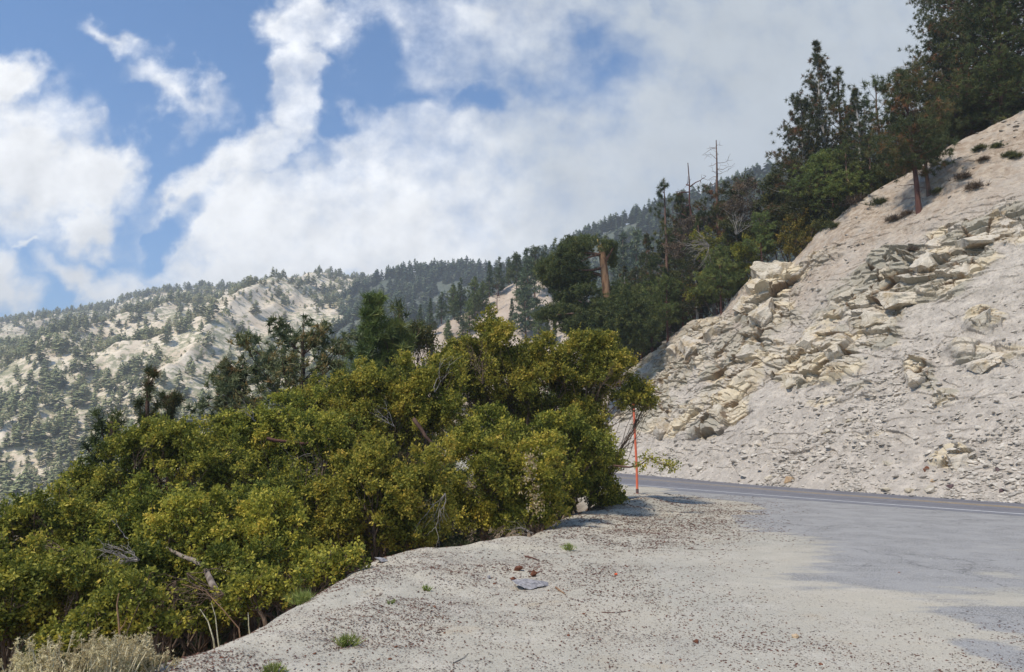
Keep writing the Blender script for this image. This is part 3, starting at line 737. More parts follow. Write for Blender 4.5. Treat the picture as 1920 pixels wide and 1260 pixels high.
def shrub(name, label, cat, lobes, Y, mat, leaf=.055, cover=2.6, base=None, ndead=0, woodm=None, group=None, nsub=24, tone0=.0, dY=1.0, sprig=7, lw=.5, sub=(.17, .36), gap=0.0):
    """lobes: (px, py, rx, ry[, dY]) in the photograph at distance Y"""
    C, RR = [], []; leaf = leaf * 1.2
    for lb in lobes:
        px, py, rx, ry = lb[:4]; y = Y + (lb[4] if len(lb) > 4 else RNG.uniform(-.25, .25) * upix(rx, Y))
        C.append(at(px, py, y)); RR.append((upix(rx, Y), upix((rx + ry) / 2, Y) * dY, upix(ry, Y)))
    C = np.array(C); RR = np.array(RR)
    cx, cy = C[:, 0].mean(), C[:, 1].mean()
    if base is None: base = np.array([cx, cy, float(gz(cx, cy))])
    base = np.asarray(base, float)
    root = thing(name, label, cat, base, group)
    P, A, TN = [], [], []; wood = Tubes(); stems = []
    for c, r in zip(C, RR):
        d = rdir(nsub)
        rad_ = np.concatenate([RNG.uniform(.50, .95, nsub - nsub // 3), RNG.uniform(.9, 1.12, nsub // 3)])
        sc_ = c + d * r * rad_[:, None]; sr = r.mean() * RNG.uniform(sub[0], sub[1], nsub) * np.where(rad_ > .86, .55, 1)
        if gap: keep = RNG.random(nsub) > gap; sc_, sr, d = sc_[keep], sr[keep], d[keep]
        # main limb to lobe, side branches to clumps
        limb = wig(base + RNG.normal(size=3) * [.25, .25, 0] - [0, 0, .2], c, 8, .22); wood.add(limb - base, np.linspace(.035 + .012 * r.mean() * 2, .014, 8), 6)
        for q, rr in zip(sc_, sr):
            j = RNG.integers(4, 8); w_ = wig(limb[j], q + unit(q - c) * rr * .5, 6, .25); wood.add(w_ - base, np.linspace(.013, .004, 6), 3)
            for _ in range(2):
                jj = RNG.integers(2, 6); wood.add(wig(w_[jj], w_[jj] + rdir(1)[0] * rr * 1.0, 4, .3) - base, np.linspace(.006, .003, 4), 3)
        L2 = .5 * lw * leaf * leaf
        for q, rr in zip(sc_, sr):
            n = int(cover * 4 * math.pi * rr * rr * .62 / L2 / sprig) + 2
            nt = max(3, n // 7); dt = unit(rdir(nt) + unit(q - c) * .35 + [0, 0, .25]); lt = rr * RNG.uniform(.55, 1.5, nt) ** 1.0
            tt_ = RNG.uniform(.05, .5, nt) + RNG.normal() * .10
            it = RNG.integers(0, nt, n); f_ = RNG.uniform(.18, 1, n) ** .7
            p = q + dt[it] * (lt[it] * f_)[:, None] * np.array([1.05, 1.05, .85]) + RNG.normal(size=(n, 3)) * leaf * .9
            P.append(p); A.append(unit(dt[it] + [0, 0, .35])); TN.append(tt_[it] + tone0 + .50 * f_ - .22 + RNG.normal(size=n) * .09)  # yellow new growth at tips, plus painted highlights and darkened gaps in the tone
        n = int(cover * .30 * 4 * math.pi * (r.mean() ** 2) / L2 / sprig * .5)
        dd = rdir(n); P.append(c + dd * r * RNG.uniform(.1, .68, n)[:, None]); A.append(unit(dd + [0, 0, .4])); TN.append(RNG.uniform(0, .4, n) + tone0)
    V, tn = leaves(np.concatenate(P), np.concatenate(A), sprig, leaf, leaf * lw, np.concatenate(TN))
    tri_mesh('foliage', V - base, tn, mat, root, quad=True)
    wood.build('stem', woodm or m_twig, root)
    return root
def dead_twigs(root, px, py, Y, n, Lpx, ang, fan=50, mat=None, r0=.012, name='dead_branch', r0_=None, sub_=4):
    """a spray of bare twigs fanning out from a point of the photograph"""
    b0 = np.array(root.location); p0 = at(px, py, Y); T_ = Tubes(); r0_ = r0
    for i in range(n):
        a = R(ang + RNG.uniform(-fan, fan)); r0 = r0_ * RNG.uniform(.55, .9); L = upix(Lpx, Y) * RNG.uniform(.5, 1.1)
        p1 = p0 + np.array([math.cos(a) * L, RNG.uniform(-.3, .3) * L, math.sin(a) * L]); q = wig(p0, p1, 7, .35)
        T_.add(q - b0, np.linspace(r0, r0 * .3, 7), 4)
        for _ in range(sub_):
            j = RNG.integers(2, 6); aa = a + R(RNG.uniform(-55, 55)); l2 = L * RNG.uniform(.2, .5)
            T_.add(wig(q[j], q[j] + np.array([math.cos(aa) * l2, RNG.uniform(-.3, .3) * l2, math.sin(aa) * l2]), 5, .3) - b0, np.linspace(r0 * .5, r0 * .2, 5), 3)
    T_.build(name, mat or m_dead, root)

# ------------------------------------------------------------------ the oak scrub below the berm
G_OAK = "evergreen oak scrub filling the bank below the berm"
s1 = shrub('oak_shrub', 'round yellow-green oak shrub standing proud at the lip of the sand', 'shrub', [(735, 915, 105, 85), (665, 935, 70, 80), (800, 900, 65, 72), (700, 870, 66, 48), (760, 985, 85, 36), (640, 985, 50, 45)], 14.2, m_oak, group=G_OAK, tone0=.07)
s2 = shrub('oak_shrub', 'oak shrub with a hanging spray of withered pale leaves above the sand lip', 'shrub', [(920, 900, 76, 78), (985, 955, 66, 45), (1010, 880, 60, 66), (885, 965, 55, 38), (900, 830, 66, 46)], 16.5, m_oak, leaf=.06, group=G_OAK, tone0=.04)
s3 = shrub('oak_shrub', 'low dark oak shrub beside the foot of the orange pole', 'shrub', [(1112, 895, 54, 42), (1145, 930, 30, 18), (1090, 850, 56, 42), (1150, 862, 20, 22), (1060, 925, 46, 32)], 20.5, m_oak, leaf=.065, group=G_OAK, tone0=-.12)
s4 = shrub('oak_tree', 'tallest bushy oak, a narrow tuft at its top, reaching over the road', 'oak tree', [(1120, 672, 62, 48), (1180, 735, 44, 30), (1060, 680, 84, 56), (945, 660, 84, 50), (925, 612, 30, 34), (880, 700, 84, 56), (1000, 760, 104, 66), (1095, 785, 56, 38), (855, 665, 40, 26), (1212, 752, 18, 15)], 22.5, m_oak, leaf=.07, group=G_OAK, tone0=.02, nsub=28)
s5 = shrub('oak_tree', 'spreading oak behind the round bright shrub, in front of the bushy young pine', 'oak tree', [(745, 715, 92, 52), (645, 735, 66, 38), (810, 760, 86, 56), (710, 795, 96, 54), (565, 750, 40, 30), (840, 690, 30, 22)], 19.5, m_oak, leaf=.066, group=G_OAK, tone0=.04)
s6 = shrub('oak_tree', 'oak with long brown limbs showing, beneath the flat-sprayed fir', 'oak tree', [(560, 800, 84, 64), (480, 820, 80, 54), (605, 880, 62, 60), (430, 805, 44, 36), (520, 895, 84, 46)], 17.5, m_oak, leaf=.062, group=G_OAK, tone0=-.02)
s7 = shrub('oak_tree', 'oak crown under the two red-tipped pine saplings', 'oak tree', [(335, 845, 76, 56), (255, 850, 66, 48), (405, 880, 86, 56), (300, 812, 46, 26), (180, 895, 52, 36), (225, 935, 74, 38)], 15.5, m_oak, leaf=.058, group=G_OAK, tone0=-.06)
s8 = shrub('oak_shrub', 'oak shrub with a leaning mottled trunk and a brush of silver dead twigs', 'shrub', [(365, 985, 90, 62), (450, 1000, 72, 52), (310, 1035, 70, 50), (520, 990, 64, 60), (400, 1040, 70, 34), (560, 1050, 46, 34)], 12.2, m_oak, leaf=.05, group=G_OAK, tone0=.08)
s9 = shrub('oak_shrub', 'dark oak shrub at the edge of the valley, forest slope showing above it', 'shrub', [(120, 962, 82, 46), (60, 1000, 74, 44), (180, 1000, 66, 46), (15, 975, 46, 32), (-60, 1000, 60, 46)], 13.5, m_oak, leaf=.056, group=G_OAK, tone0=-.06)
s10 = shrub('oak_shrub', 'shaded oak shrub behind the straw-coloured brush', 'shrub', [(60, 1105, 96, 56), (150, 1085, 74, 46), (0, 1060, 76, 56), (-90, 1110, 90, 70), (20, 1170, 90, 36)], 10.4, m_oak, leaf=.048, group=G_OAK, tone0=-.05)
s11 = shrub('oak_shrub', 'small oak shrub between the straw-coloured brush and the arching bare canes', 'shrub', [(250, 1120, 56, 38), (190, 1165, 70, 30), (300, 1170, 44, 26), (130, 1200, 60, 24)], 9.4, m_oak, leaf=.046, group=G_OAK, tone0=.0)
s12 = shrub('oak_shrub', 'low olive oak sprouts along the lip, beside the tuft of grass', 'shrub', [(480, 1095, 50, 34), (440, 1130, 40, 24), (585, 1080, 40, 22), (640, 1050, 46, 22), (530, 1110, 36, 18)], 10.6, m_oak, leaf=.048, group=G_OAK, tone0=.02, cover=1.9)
s13 = shrub('oak_shrub', 'shadowy oak growth under the big oak, behind the hanging withered leaves', 'shrub', [(1010, 820, 80, 40), (1070, 805, 50, 40), (930, 800, 70, 40), (1060, 890, 60, 40), (970, 930, 60, 40), (1115, 835, 34, 30)], 19.0, m_oak, leaf=.066, group=G_OAK, tone0=-.1)  # this and the following inner shrubs: shade put into a darker leaf tone
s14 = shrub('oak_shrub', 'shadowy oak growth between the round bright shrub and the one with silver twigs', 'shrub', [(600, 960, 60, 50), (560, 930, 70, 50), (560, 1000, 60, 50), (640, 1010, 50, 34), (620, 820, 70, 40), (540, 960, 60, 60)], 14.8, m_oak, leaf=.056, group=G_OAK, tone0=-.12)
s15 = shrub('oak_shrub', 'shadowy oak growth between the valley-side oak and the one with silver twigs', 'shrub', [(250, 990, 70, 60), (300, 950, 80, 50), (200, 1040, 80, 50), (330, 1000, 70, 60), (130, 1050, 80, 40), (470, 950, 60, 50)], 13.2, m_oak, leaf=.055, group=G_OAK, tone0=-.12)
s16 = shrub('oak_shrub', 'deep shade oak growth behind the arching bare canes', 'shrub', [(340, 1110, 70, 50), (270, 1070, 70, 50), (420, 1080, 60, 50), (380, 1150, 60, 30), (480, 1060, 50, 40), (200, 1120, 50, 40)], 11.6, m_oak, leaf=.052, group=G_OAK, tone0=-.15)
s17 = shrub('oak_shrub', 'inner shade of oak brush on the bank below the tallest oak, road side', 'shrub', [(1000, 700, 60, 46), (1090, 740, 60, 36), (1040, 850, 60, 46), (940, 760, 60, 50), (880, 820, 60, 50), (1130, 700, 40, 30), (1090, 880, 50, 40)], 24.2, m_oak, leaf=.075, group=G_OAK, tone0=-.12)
# bare limbs and twigs seen in the scrub
dead_twigs(s8, 262, 1050, 11.2, 12, 85, 165, 26, r0=.011); dead_twigs(s8, 240, 1010, 11.3, 1, 60, 130, 5, r0=.012, sub_=2)
dead_twigs(s8, 330, 1090, 11.0, 8, 95, 230, 40, m_twig, .010); dead_twigs(s8, 420, 1115, 10.2, 7, 110, 175, 35, m_twig, .010); dead_twigs(s8, 350, 1075, 10.8, 5, 110, -20, 25, m_twig, .009)
dead_twigs(s9, 120, 1030, 12.6, 7, 80, 190, 30, m_twig, .011)
dead_twigs(s1, 835, 925, 13.6, 4, 90, 245, 22, m_dead, .012); dead_twigs(s2, 850, 975, 14.8, 4, 50, 270, 40, m_twig, .009); dead_twigs(s2, 1000, 1000, 15.6, 6, 60, 185, 40, m_dead, .009); dead_twigs(s2, 945, 985, 15.2, 6, 55, 260, 50, m_twig, .009)
dead_twigs(s5, 905, 800, 18.4, 5, 40, 190, 60, m_dead, .011); dead_twigs(s5, 815, 735, 18.2, 2, 75, 80, 18, m_dead, .013); dead_twigs(s5, 900, 700, 18.4, 3, 70, 110, 40, m_twig, .012); dead_twigs(s5, 740, 800, 18.2, 4, 55, 160, 50, m_dead, .009)
dead_twigs(s6, 620, 850, 16.2, 5, 70, 200, 60, m_dead, .009); dead_twigs(s6, 600, 900, 15.6, 6, 70, 230, 50, m_dead, .008); dead_twigs(s6, 480, 790, 16.4, 3, 60, 130, 40, m_dead, .008); dead_twigs(s7, 250, 880, 14.6, 4, 60, 60, 40, m_twig, .009)
dead_twigs(s10, 200, 1150, 9.6, 6, 60, 200, 40, m_dead, .008); dead_twigs(s4, 905, 720, 21.2, 5, 80, 80, 35, m_twig, .014); dead_twigs(s4, 1130, 720, 21.4, 3, 60, 20, 40, m_twig, .012)
t_ = Tubes(); b0 = np.array(s8.location)
t_.add(wig(at(424, 1140, 10.6), at(380, 1060, 11.4), 7, .08) - b0, np.linspace(.055, .042, 7), 9); t_.add(wig(at(380, 1060, 11.4), at(300, 1020, 12), 6, .12) - b0, np.linspace(.042, .02, 6), 7)
t_.build('trunk', bark("mottled grey bark", (0.09, 0.065, 0.055), (0.30, 0.25, 0.21), 9), s8)
t_ = Tubes(); b0 = np.array(s5.location); t_.add(wig(at(775, 785, 18), at(815, 840, 18), 6, .12) - b0, np.linspace(.05, .035, 6), 8); t_.build('limb', m_bark, s5)
t_ = Tubes(); b0 = np.array(s6.location); t_.add(wig(at(500, 822, 16), at(620, 838, 16.2), 8, .12) - b0, np.linspace(.04, .022, 8), 7); t_.build('limb', m_bark_red, s6)
# the leafy branch tip that hangs in front of the pole
t_ = Tubes(); b0 = np.array(s3.location); q = np.stack([at(x, y, 20.0) for x, y in ((1150, 873), (1180, 876), (1200, 872), (1218, 858), (1235, 868), (1258, 875))]); t_.add(q - b0, np.linspace(.03, .008, 6), 6); t_.build('branch', m_bark, s3)
pp = np.concatenate([q[i] + RNG.normal(size=(26, 3)) * [.10, .15, .09] for i in (2, 3, 4, 5, 5)]); V, tn = leaves(pp, unit(RNG.normal(size=pp.shape) + [0, 0, .4]), 7, .065, .035, RNG.uniform(.1, .8, len(pp))); tri_mesh('leaf_spray', V - b0, tn, m_oak, s3, quad=True)
b0 = np.array(s2.location)   # withered leaves
pp = np.concatenate([at(x, y, 15.1) + RNG.normal(size=(n, 3)) * [.07, .08, .13] for x, y, n in ((998, 862, 40), (990, 895, 26), (1000, 930, 34), (1008, 945, 24))]); V, tn = leaves(pp, unit(RNG.normal(size=pp.shape) - [0, 0, 1.0]), 3, .07, .032, RNG.uniform(.1, 1, len(pp)))
tri_mesh('withered_leaf_spray', V - b0, tn, m_paleleaf, s2, quad=True)

# young conifers rising out of the scrub
def plant(root, px, py_base, Y, top, width=1.0, ground=None, rz=None, tilt=(0, 0)):
    H = root['H']; u, v = pix(px, py_base); z0 = float(gz(u * Y, Y)) if ground is None else ground
    ztop = CAM_H + pix(px, top)[1] * Y; s = (ztop - z0) / H
    root.location = (u * Y, Y, z0); root.scale = (s * width, s * width, s); root.rotation_euler = (tilt[0], tilt[1], RNG.uniform(0, 6.28) if rz is None else rz)
    return root
plant(conifer('pine_tree', 'bushy bright green young pine with several pointed tops, behind the oak scrub', 'pine tree', 7, 2.3, .12, .26, 9, .19, .016, 60, .19, 0, 62, mat=m_pine_young, shape=1.05, ragged=.3, dead_low=False, side=.40), 706, 700, 27, 568, 1.0)
plant(conifer('pine_tree', 'second top of young pine, shorter, with orange candle buds', 'pine tree', 6, 1.8, .12, .26, 8, .19, .016, 60, .19, 0, 62, mat=m_pine_young, shape=.8, ragged=.3, dead_low=False, side=.4), 732, 700, 27.6, 606, 1.0)
plant(conifer('pine_tree', 'red-tipped pine sapling with brush-like shoots, above the oak scrub', 'pine tree', 5, 1.7, .15, .28, 5, .13, .008, 80, .13, 25, 70, mat=m_pine_warm, shape=1.05, ragged=.4, gap=.2, side=.2, dead_low=False), 263, 820, 17.5, 717, .9)
plant(conifer('pine_tree', 'narrow red-tipped pine sapling beside the brushy one', 'pine tree', 5, 1.4, .1, .22, 6, .10, .008, 60, .11, 25, 66, mat=m_pine_warm, shape=1.1, ragged=.3, side=.2, dead_low=False), 330, 820, 19, 737, 1.0)
plant(conifer('pine_tree', 'small slanting pine sapling rising at the outer edge of the oak crown', 'pine tree', 3.5, .9, .2, .22, 5, .10, .008, 60, .10, 25, 66, mat=m_pine, shape=.8, gap=.2, side=.2, dead_low=False), 205, 860, 17.5, 790, 1.0)
plant(conifer('fir_tree', 'dark pyramid-shaped fir with a ragged tip', 'fir tree', 7, 2.2, .05, .18, 10, .10, .022, 20, .10, -6, 48, mat=m_fir, shape=1.15, ragged=.2, dead_low=False, side=.3), 428, 800, 24, 694, 1.0)
plant(conifer('fir_tree', 'open flat-sprayed fir with layered dark branches', 'fir tree', 7, 3.0, .05, .40, 8, .11, .026, 18, .075, -2, 38, mat=m_fir, shape=.55, ragged=.25, dead_low=False, side=.26, gap=.1), 570, 790, 24, 628, 1.05)
plant(conifer('pine_tree', 'spindly open-topped oak-like pine behind the young pine', 'pine tree', 6, 1.6, .2, .4, 4, .22, .022, 22, .3, 10, 55, mat=m_pine, shape=.6, gap=.3, side=.3, dead_low=True), 745, 700, 29, 578, .6)
shrub('oak_tree', 'dark oak top behind the young pine, beyond the scrub', 'oak tree', [(785, 625, 26, 22), (765, 640, 30, 20), (800, 640, 20, 14)], 30, m_oak_dark, leaf=.085, tone0=.2, cover=1.5)

# ------------------------------------------------------------------ pines along and behind the crest of the cut
def crown_place(root, px, dY, top, width=1.0, hit=None, tilt=(0, 0), rz=None, px_top=None):
    if hit is None: b_ = beyond(px, dY)
    else: b_ = slope_hit(*hit)[0]
    u = b_[0] / b_[1]; ztop = CAM_H + pix(px_top or px, top)[1] * b_[1]; s = (ztop - b_[2]) / root['H']
    root.location = tuple(float(c) for c in b_); root.scale = (s * width, s * width, s)
    root.rotation_euler = (tilt[0], tilt[1], RNG.uniform(0, 6.28) if rz is None else rz)
    return root
big = dict(tuft=.27, w=.034, k=30, step=.36)
pA = conifer('pine_tree', 'tall pointed pine, highest of the clump on the ridge, pale trunk showing low down', 'pine tree', 15, 4.6, .12, .38, 7, mat=m_pine_warm, barkm=m_bark_pale, shape=1.05, side=.42, ragged=.38, **big)
crown_place(pA, 1556, 5, 80, .92)
pB = conifer('pine_tree', 'slimmer pine with pale trunk standing against the tallest ridge pine', 'pine tree', 12, 3.0, .15, .38, 7, mat=m_pine_warm, barkm=m_bark_pale, shape=.6, side=.5, **big)
crown_place(pB, 1518, 3, 190, .95)
pC = conifer('pine_tree', 'pine with upswept open shoots on the uphill side of the tallest ridge pine', 'pine tree', 12, 2.0, .3, .5, 4, mat=m_pine, shape=.5, gap=.25, side=.35, lower=20, upper=65, **big)
crown_place(pC, 1592, 6, 132, .95)
pD = conifer('pine_tree', 'narrow rust-tinged pine between the tallest ridge pine and the lone slope pine', 'pine tree', 11, 2.6, .12, .38, 7, mat=m_pine_warm, barkm=m_bark_pale, shape=.8, side=.45, **big)
crown_place(pD, 1632, 3, 166, .9)
pE = conifer('pine_tree', 'round-headed pine with separate pompom tufts behind the lone slope pine', 'pine tree', 11, 2.3, .45, .7, 4, mat=m_pine, shape=.3, gap=.3, side=.4, lower=15, upper=50, tuft=.38, w=.04, k=26, step=.45)
crown_place(pE, 1668, 5, 152, 1.0)
pF = conifer('pine_tree', 'lone pine with a reddish trunk growing out of the bare slope, shaggy leading shoot', 'pine tree', 8, 2.35, .30, .34, 7, tuft=.30, w=.030, k=34, step=.34, mat=m_pine_warm, barkm=m_bark_red, shape=.45, side=.5, trunk_r=.15, lean=(-.045, 0), dead_mat=m_bark_red)
crown_place(pF, 1727, 0, 142, .92, hit=(1727, 396), rz=0, px_top=1695)
pG = conifer('pine_tree', 'thin dark pine just behind the reddish trunk of the slope pine', 'pine tree', 6.5, 1.8, .35, .4, 5, mat=m_pine, shape=.5, side=.4, trunk_r=.14, **big)
crown_place(pG, 1741, 0, 215, 1.05, hit=(1741, 366))
G_TOP = 'dark pines at the top of the slope'
pH = conifer('pine_tree', 'huge dark pine at the top of the slope, long limbs reaching over the sky', 'pine tree', 17, 5.0, .12, .5, 7, mat=m_pine_warm, shape=.35, side=.7, ragged=.3, lower=-12, upper=40, trunk_r=.33, **big)
crown_place(pH, 1850, 3, -90, .78)
pI = conifer('pine_tree', 'densest dark pine where the slope leaves the picture', 'pine tree', 17, 4.6, .08, .45, 7, mat=m_pine, shape=.35, side=.7, lower=-15, upper=40, trunk_r=.33, **big)
crown_place(pI, 1905, 2, -110, 1.0)
crown_place(dup(pB, (0, 0, 0), label='shorter rust-tinged pine under the limbs of the huge dark pine', group=G_TOP), 1795, 4, 60, 1.0)
crown_place(dup(pI, (0, 0, 0), label='dark pine crowding behind the two biggest pines at the slope top', group=G_TOP), 1872, 8, -60, 1.0)
crown_place(dup(pI, (0, 0, 0), label='dark pine mostly outside the picture, uphill of the others', group=G_TOP), 1990, 2, -130, 1.0)
crown_place(dup(pA, (0, 0, 0), label='lower dark pine filling under the huge dark pine', group=G_TOP), 1818, 8, 90, .9)
s_ = snag('dead_tree', 'pinkish bare dead tree between the slope pine and the huge dark pine', 9, 26, 2.6, m_bark_pale, rt=.10); crown_place(s_, 1748, 6, 108, 1.0)

# the broken old pine
def broken_pine():
    Y = 62.0; base = beyond(1150, 1); base = np.array([pix(1152, 640)[0] * Y, Y, base[2] - 1])
    root = thing('broken_pine', 'old pine snapped off near its top, thick tan trunk with a yellow splinter', 'pine tree', base)
    q = np.array([at(x, y, Y) for x, y in ((1156, 690), (1150, 640), (1143, 590), (1137, 545), (1132, 500), (1128, 464))]); q[0][2] = base[2] - .5
    w = np.array([.42, .40, .38, .36, .33, .30]); T_ = Tubes(); T_.add(q - base, w, 12)
    T_.build('trunk', m_bark_tan, root)
    sp = Tubes(); 
    for dx, h, r in ((-.20, 1.0, .14), (-.05, .45, .16), (.12, .28, .15), (.22, .18, .10)):
        p0 = q[-1] + [dx, 0, -.1]; sp.add(np.array([p0, p0 + [-.06 if h > .9 else 0, 0, h * .5], p0 + [-.2 if h > .9 else 0, 0, h]]) - base, [r, r * .6, .01], 5)
    sp.build('splinter', m_split, root)
    lm = Tubes(); TP = []
    limbs = [((1131, 480), (1062, 475), (1100, 470)), ((1131, 478), (1090, 490), (1112, 476)), ((1134, 500), (1085, 505), (1108, 510)), ((1135, 520), (1062, 500), (1100, 505)), ((1134, 492), (1150, 465), (1142, 478)), ((1137, 545), (1095, 560), (1120, 540)), ((1140, 590), (1045, 590), (1090, 585)), ((1143, 600), (1080, 560), (1110, 580)), ((1146, 620), (1200, 600), (1172, 605)), ((1146, 620), (1090, 625), (1120, 615)), ((1146, 600), (1180, 560), (1165, 590))]
    for a, b_, c in limbs:
        dy = RNG.uniform(-1, 1); P3 = [at(*a, Y), at(*c, Y + dy), at(*b_, Y + 2 * dy)]; L = np.array(P3); t = np.linspace(0, 1, 7)[:, None]
        cur = (1 - t) ** 2 * L[0] + 2 * t * (1 - t) * L[1] + t * t * L[2]; lm.add(cur - base, np.linspace(.15, .04, 7), 6)
    lm.build('limb', m_bark, root)
    clumps = [(1085, 462, 40, 16), (1105, 450, 24, 10), (1070, 475, 24, 14), (1040, 512, 32, 24), (1062, 500, 34, 20), (1085, 520, 26, 20), (1030, 500, 18, 14), (1060, 535, 30, 14), (1025, 590, 22, 14), (1050, 585, 22, 16), (1080, 575, 30, 20), (1142, 462, 16, 10), (1148, 490, 9, 12), (1145, 470, 10, 14),
              (1105, 600, 40, 26), (1075, 610, 30, 16), (1150, 600, 36, 40), (1180, 580, 34, 34), (1190, 620, 36, 30), (1120, 640, 40, 24), (1165, 560, 20, 30), (1125, 575, 26, 14), (1140, 615, 26, 16), (1060, 555, 26, 12), (1095, 545, 22, 12)]
    for a, b_, rx, ry in clumps:
        c = at(a, b_, Y + RNG.uniform(-1, 1.5)); n = int(rx * ry * 1.9); d = rdir(n) * (RNG.uniform(.1, 1.35, n) ** .7)[:, None]; d = d + .25 * np.sin(d[:, [1, 2, 0]] * 9 + a)
        TP.append(c - base + d * [upix(rx, Y), upix((rx + ry) / 2, Y), upix(ry, Y)])
    TP = np.concatenate(TP); TP = TP[RNG.random(len(TP)) < np.clip(.75 + 1.6 * fbm(TP[:, 0] * 1.3, TP[:, 2] * 2.6 + TP[:, 1], 2, 77), .03, 1)]; V, tn = blades(TP, unit(RNG.normal(size=TP.shape) * .5 + [0, 0, 1]), 16, .30, .045, RNG.uniform(.2, .85, len(TP)), .85, .04)
    tri_mesh('crown', V, tn, m_pine, root)
broken_pine()

# pines on the downhill side
pM = conifer('pine_tree', 'sparse pine with brush-like pompom tufts and a red tip, rising clear of the brush', 'pine tree', 14, 2.6, .14, .55, 4, mat=m_pine, shape=.55, gap=.22, side=.22, lower=0, upper=35, tuft=.34, w=.035, k=42, step=.5)
crown_place(pM, 1253, 4, 338, .85, px_top=1237)
pN = conifer('pine_tree', 'half-dead pine, bare forked top above a pale trunk', 'pine tree', 12, 2.2, .25, .45, 5, mat=m_pine_warm, barkm=m_bark, shape=.6, gap=.15, bare_top=.26, dead_mat=m_bark, **big)
crown_place(pN, 1349, 5, 266, .9)
s_ = snag('dead_tree', 'bare reddish dead tree with drooping twigs against the cloud', 11, 22, 3.0, m_bark_red, rt=.15); crown_place(s_, 1296, 7, 306, .8, px_top=1288)
yb = dict(tuft=.20, w=.028, k=26, step=.20)
pO = conifer('pine_tree', 'small pine with grey bare lower twigs on the rock rim near the road bend', 'pine tree', 5, 1.6, .30, .28, 6, mat=m_pine_young, barkm=m_bark_red, shape=.5, side=.35, **yb)
crown_place(pO, 1258, 0, 520, 1.0, hit=(1258, 640))
pP = conifer('pine_tree', 'squat green pine leaning over the rim above the twin pale blocks', 'pine tree', 4.5, 2.0, .32, .28, 7, mat=m_pine_young, barkm=m_bark_red, shape=.4, side=.4, **yb)
crown_place(pP, 1355, 0, 476, .95, hit=(1355, 588))
crown_place(dup(pP, (0, 0, 0), label='small pine sharing the rim with the squat green pine', group='small pines on the rim'), 1341, .5, 500, .8)
crown_place(dup(pO, (0, 0, 0), label='slender little pine on the rim just above the largest pale boulder', group='small pines on the rim'), 1433, .3, 400, .9)
fill = [(1195, 6, 505, 1.0, pB, 'dark pine beside the pompom pine, lower than it'), (1215, 9, 440, .8, pD, 'narrow pine behind the pompom pine'), (1285, 8, 362, .9, pD, 'dark pine below the bare reddish dead tree'), (1310, 3, 410, 1.1, pC, 'open green pine between dead tree and half-dead pine'), (1305, 1.5, 470, 1.2, pB, 'shaggy pine above the bend in the rim'), (1222, 2, 545, 1.3, pP, 'broad dark pine at the bottom of the wooded strip'), (1200, 1, 590, 1.2, pO, 'dark little pine closest to the big oak'),
        (1170, 3, 500, 1.1, pA, 'dark pine right behind the snapped trunk'), (1385, 4, 372, 1.0, pD, 'rust-tinged pine beside the half-dead pine'), (1365, 1.5, 430, 1.1, pC, 'green pine on the rim below the half-dead pine'), (1280, 1, 530, 1.2, pO, 'pale-stemmed small pine uphill of the rim pine'), (1610, 7, 200, .9, pA, 'pine in the gap of the ridge clump'), (1648, 1.5, 255, 1.0, pG, 'low pine with bare skirts under the rust-tinged pine'), (1700, 4, 225, 1.3, pB, 'dark pine behind the crown of the lone slope pine'), (1600, 1, 270, 1.1, pG, 'short dark pine at the foot of the ridge clump'), (1530, 6, 260, .9, pB, 'dark pine behind the foot of the tallest ridge pine'), (1765, 5, 190, 1.4, pG, 'short spreading pine by the pinkish dead tree'), (1570, 1.0, 300, 1.4, pP, 'spreading low pine beneath the tallest ridge pine')]
for px, dY, top, wd, proto, lab in fill:
    crown_place(dup(proto, (0, 0, 0), label=lab, group='pines crowded along the crest of the cut'), px, dY, top, wd)

def rim_shrub(label, lobes, dY, mat, leaf=.12, cover=1.7, tone0=.1, name='shrub', pxb=None, **kw):
    px = pxb or np.mean([l[0] for l in lobes]); b_ = beyond(px, dY)
    return shrub(name, label, 'shrub', lobes, float(b_[1]), mat, leaf=leaf, cover=cover, base=b_, tone0=tone0, nsub=16, sprig=6, **kw)
rim_shrub('dark rounded oak thicket on the skyline under the ridge pines', [(1445, 350, 34, 28), (1480, 360, 40, 36), (1440, 385, 40, 30), (1500, 400, 34, 26)], 5, m_oak_dark)
rim_shrub('dark oak thicket at the foot of the tallest ridge pine', [(1540, 350, 40, 32), (1520, 385, 36, 30), (1560, 372, 34, 24), (1590, 350, 30, 26)], 3, m_oak_dark)
rim_shrub('yellowing small oak where the brush meets the bare slope', [(1492, 418, 24, 24), (1508, 440, 26, 18), (1480, 448, 22, 18), (1490, 468, 22, 12), (1515, 458, 18, 10)], .6, m_yellow_leaf, leaf=.10)
rim_shrub('pale green sprawl of brush at the tip of the thicket', [(1528, 425, 12, 10), (1515, 452, 22, 10)], .2, m_yellow_leaf, leaf=.09, cover=.9)
r_ = rim_shrub('tangle of grey-brown leafless brush below the skyline', [(1400, 350, 26, 24), (1385, 385, 36, 28), (1415, 405, 30, 26)], 4, m_grey_shrub, leaf=.11, cover=.8, woodm=m_dead)
r_ = rim_shrub('olive brush laced with silver dead twigs', [(1330, 450, 34, 22), (1370, 470, 42, 26), (1320, 480, 34, 20)], 2, m_oak, leaf=.10, tone0=.0, woodm=m_dead, cover=1.2)
dead_twigs(r_, 1330, 460, 58, 14, 60, 190, 60, m_dead, .03); dead_twigs(r_, 1380, 440, 58.5, 10, 50, 90, 70, m_dead, .03)
rim_shrub('olive brush leaning over the largest pale boulder', [(1400, 470, 34, 26), (1440, 462, 30, 24), (1390, 500, 26, 18), (1455, 440, 26, 20)], 1.5, m_oak, leaf=.10, tone0=-.05)
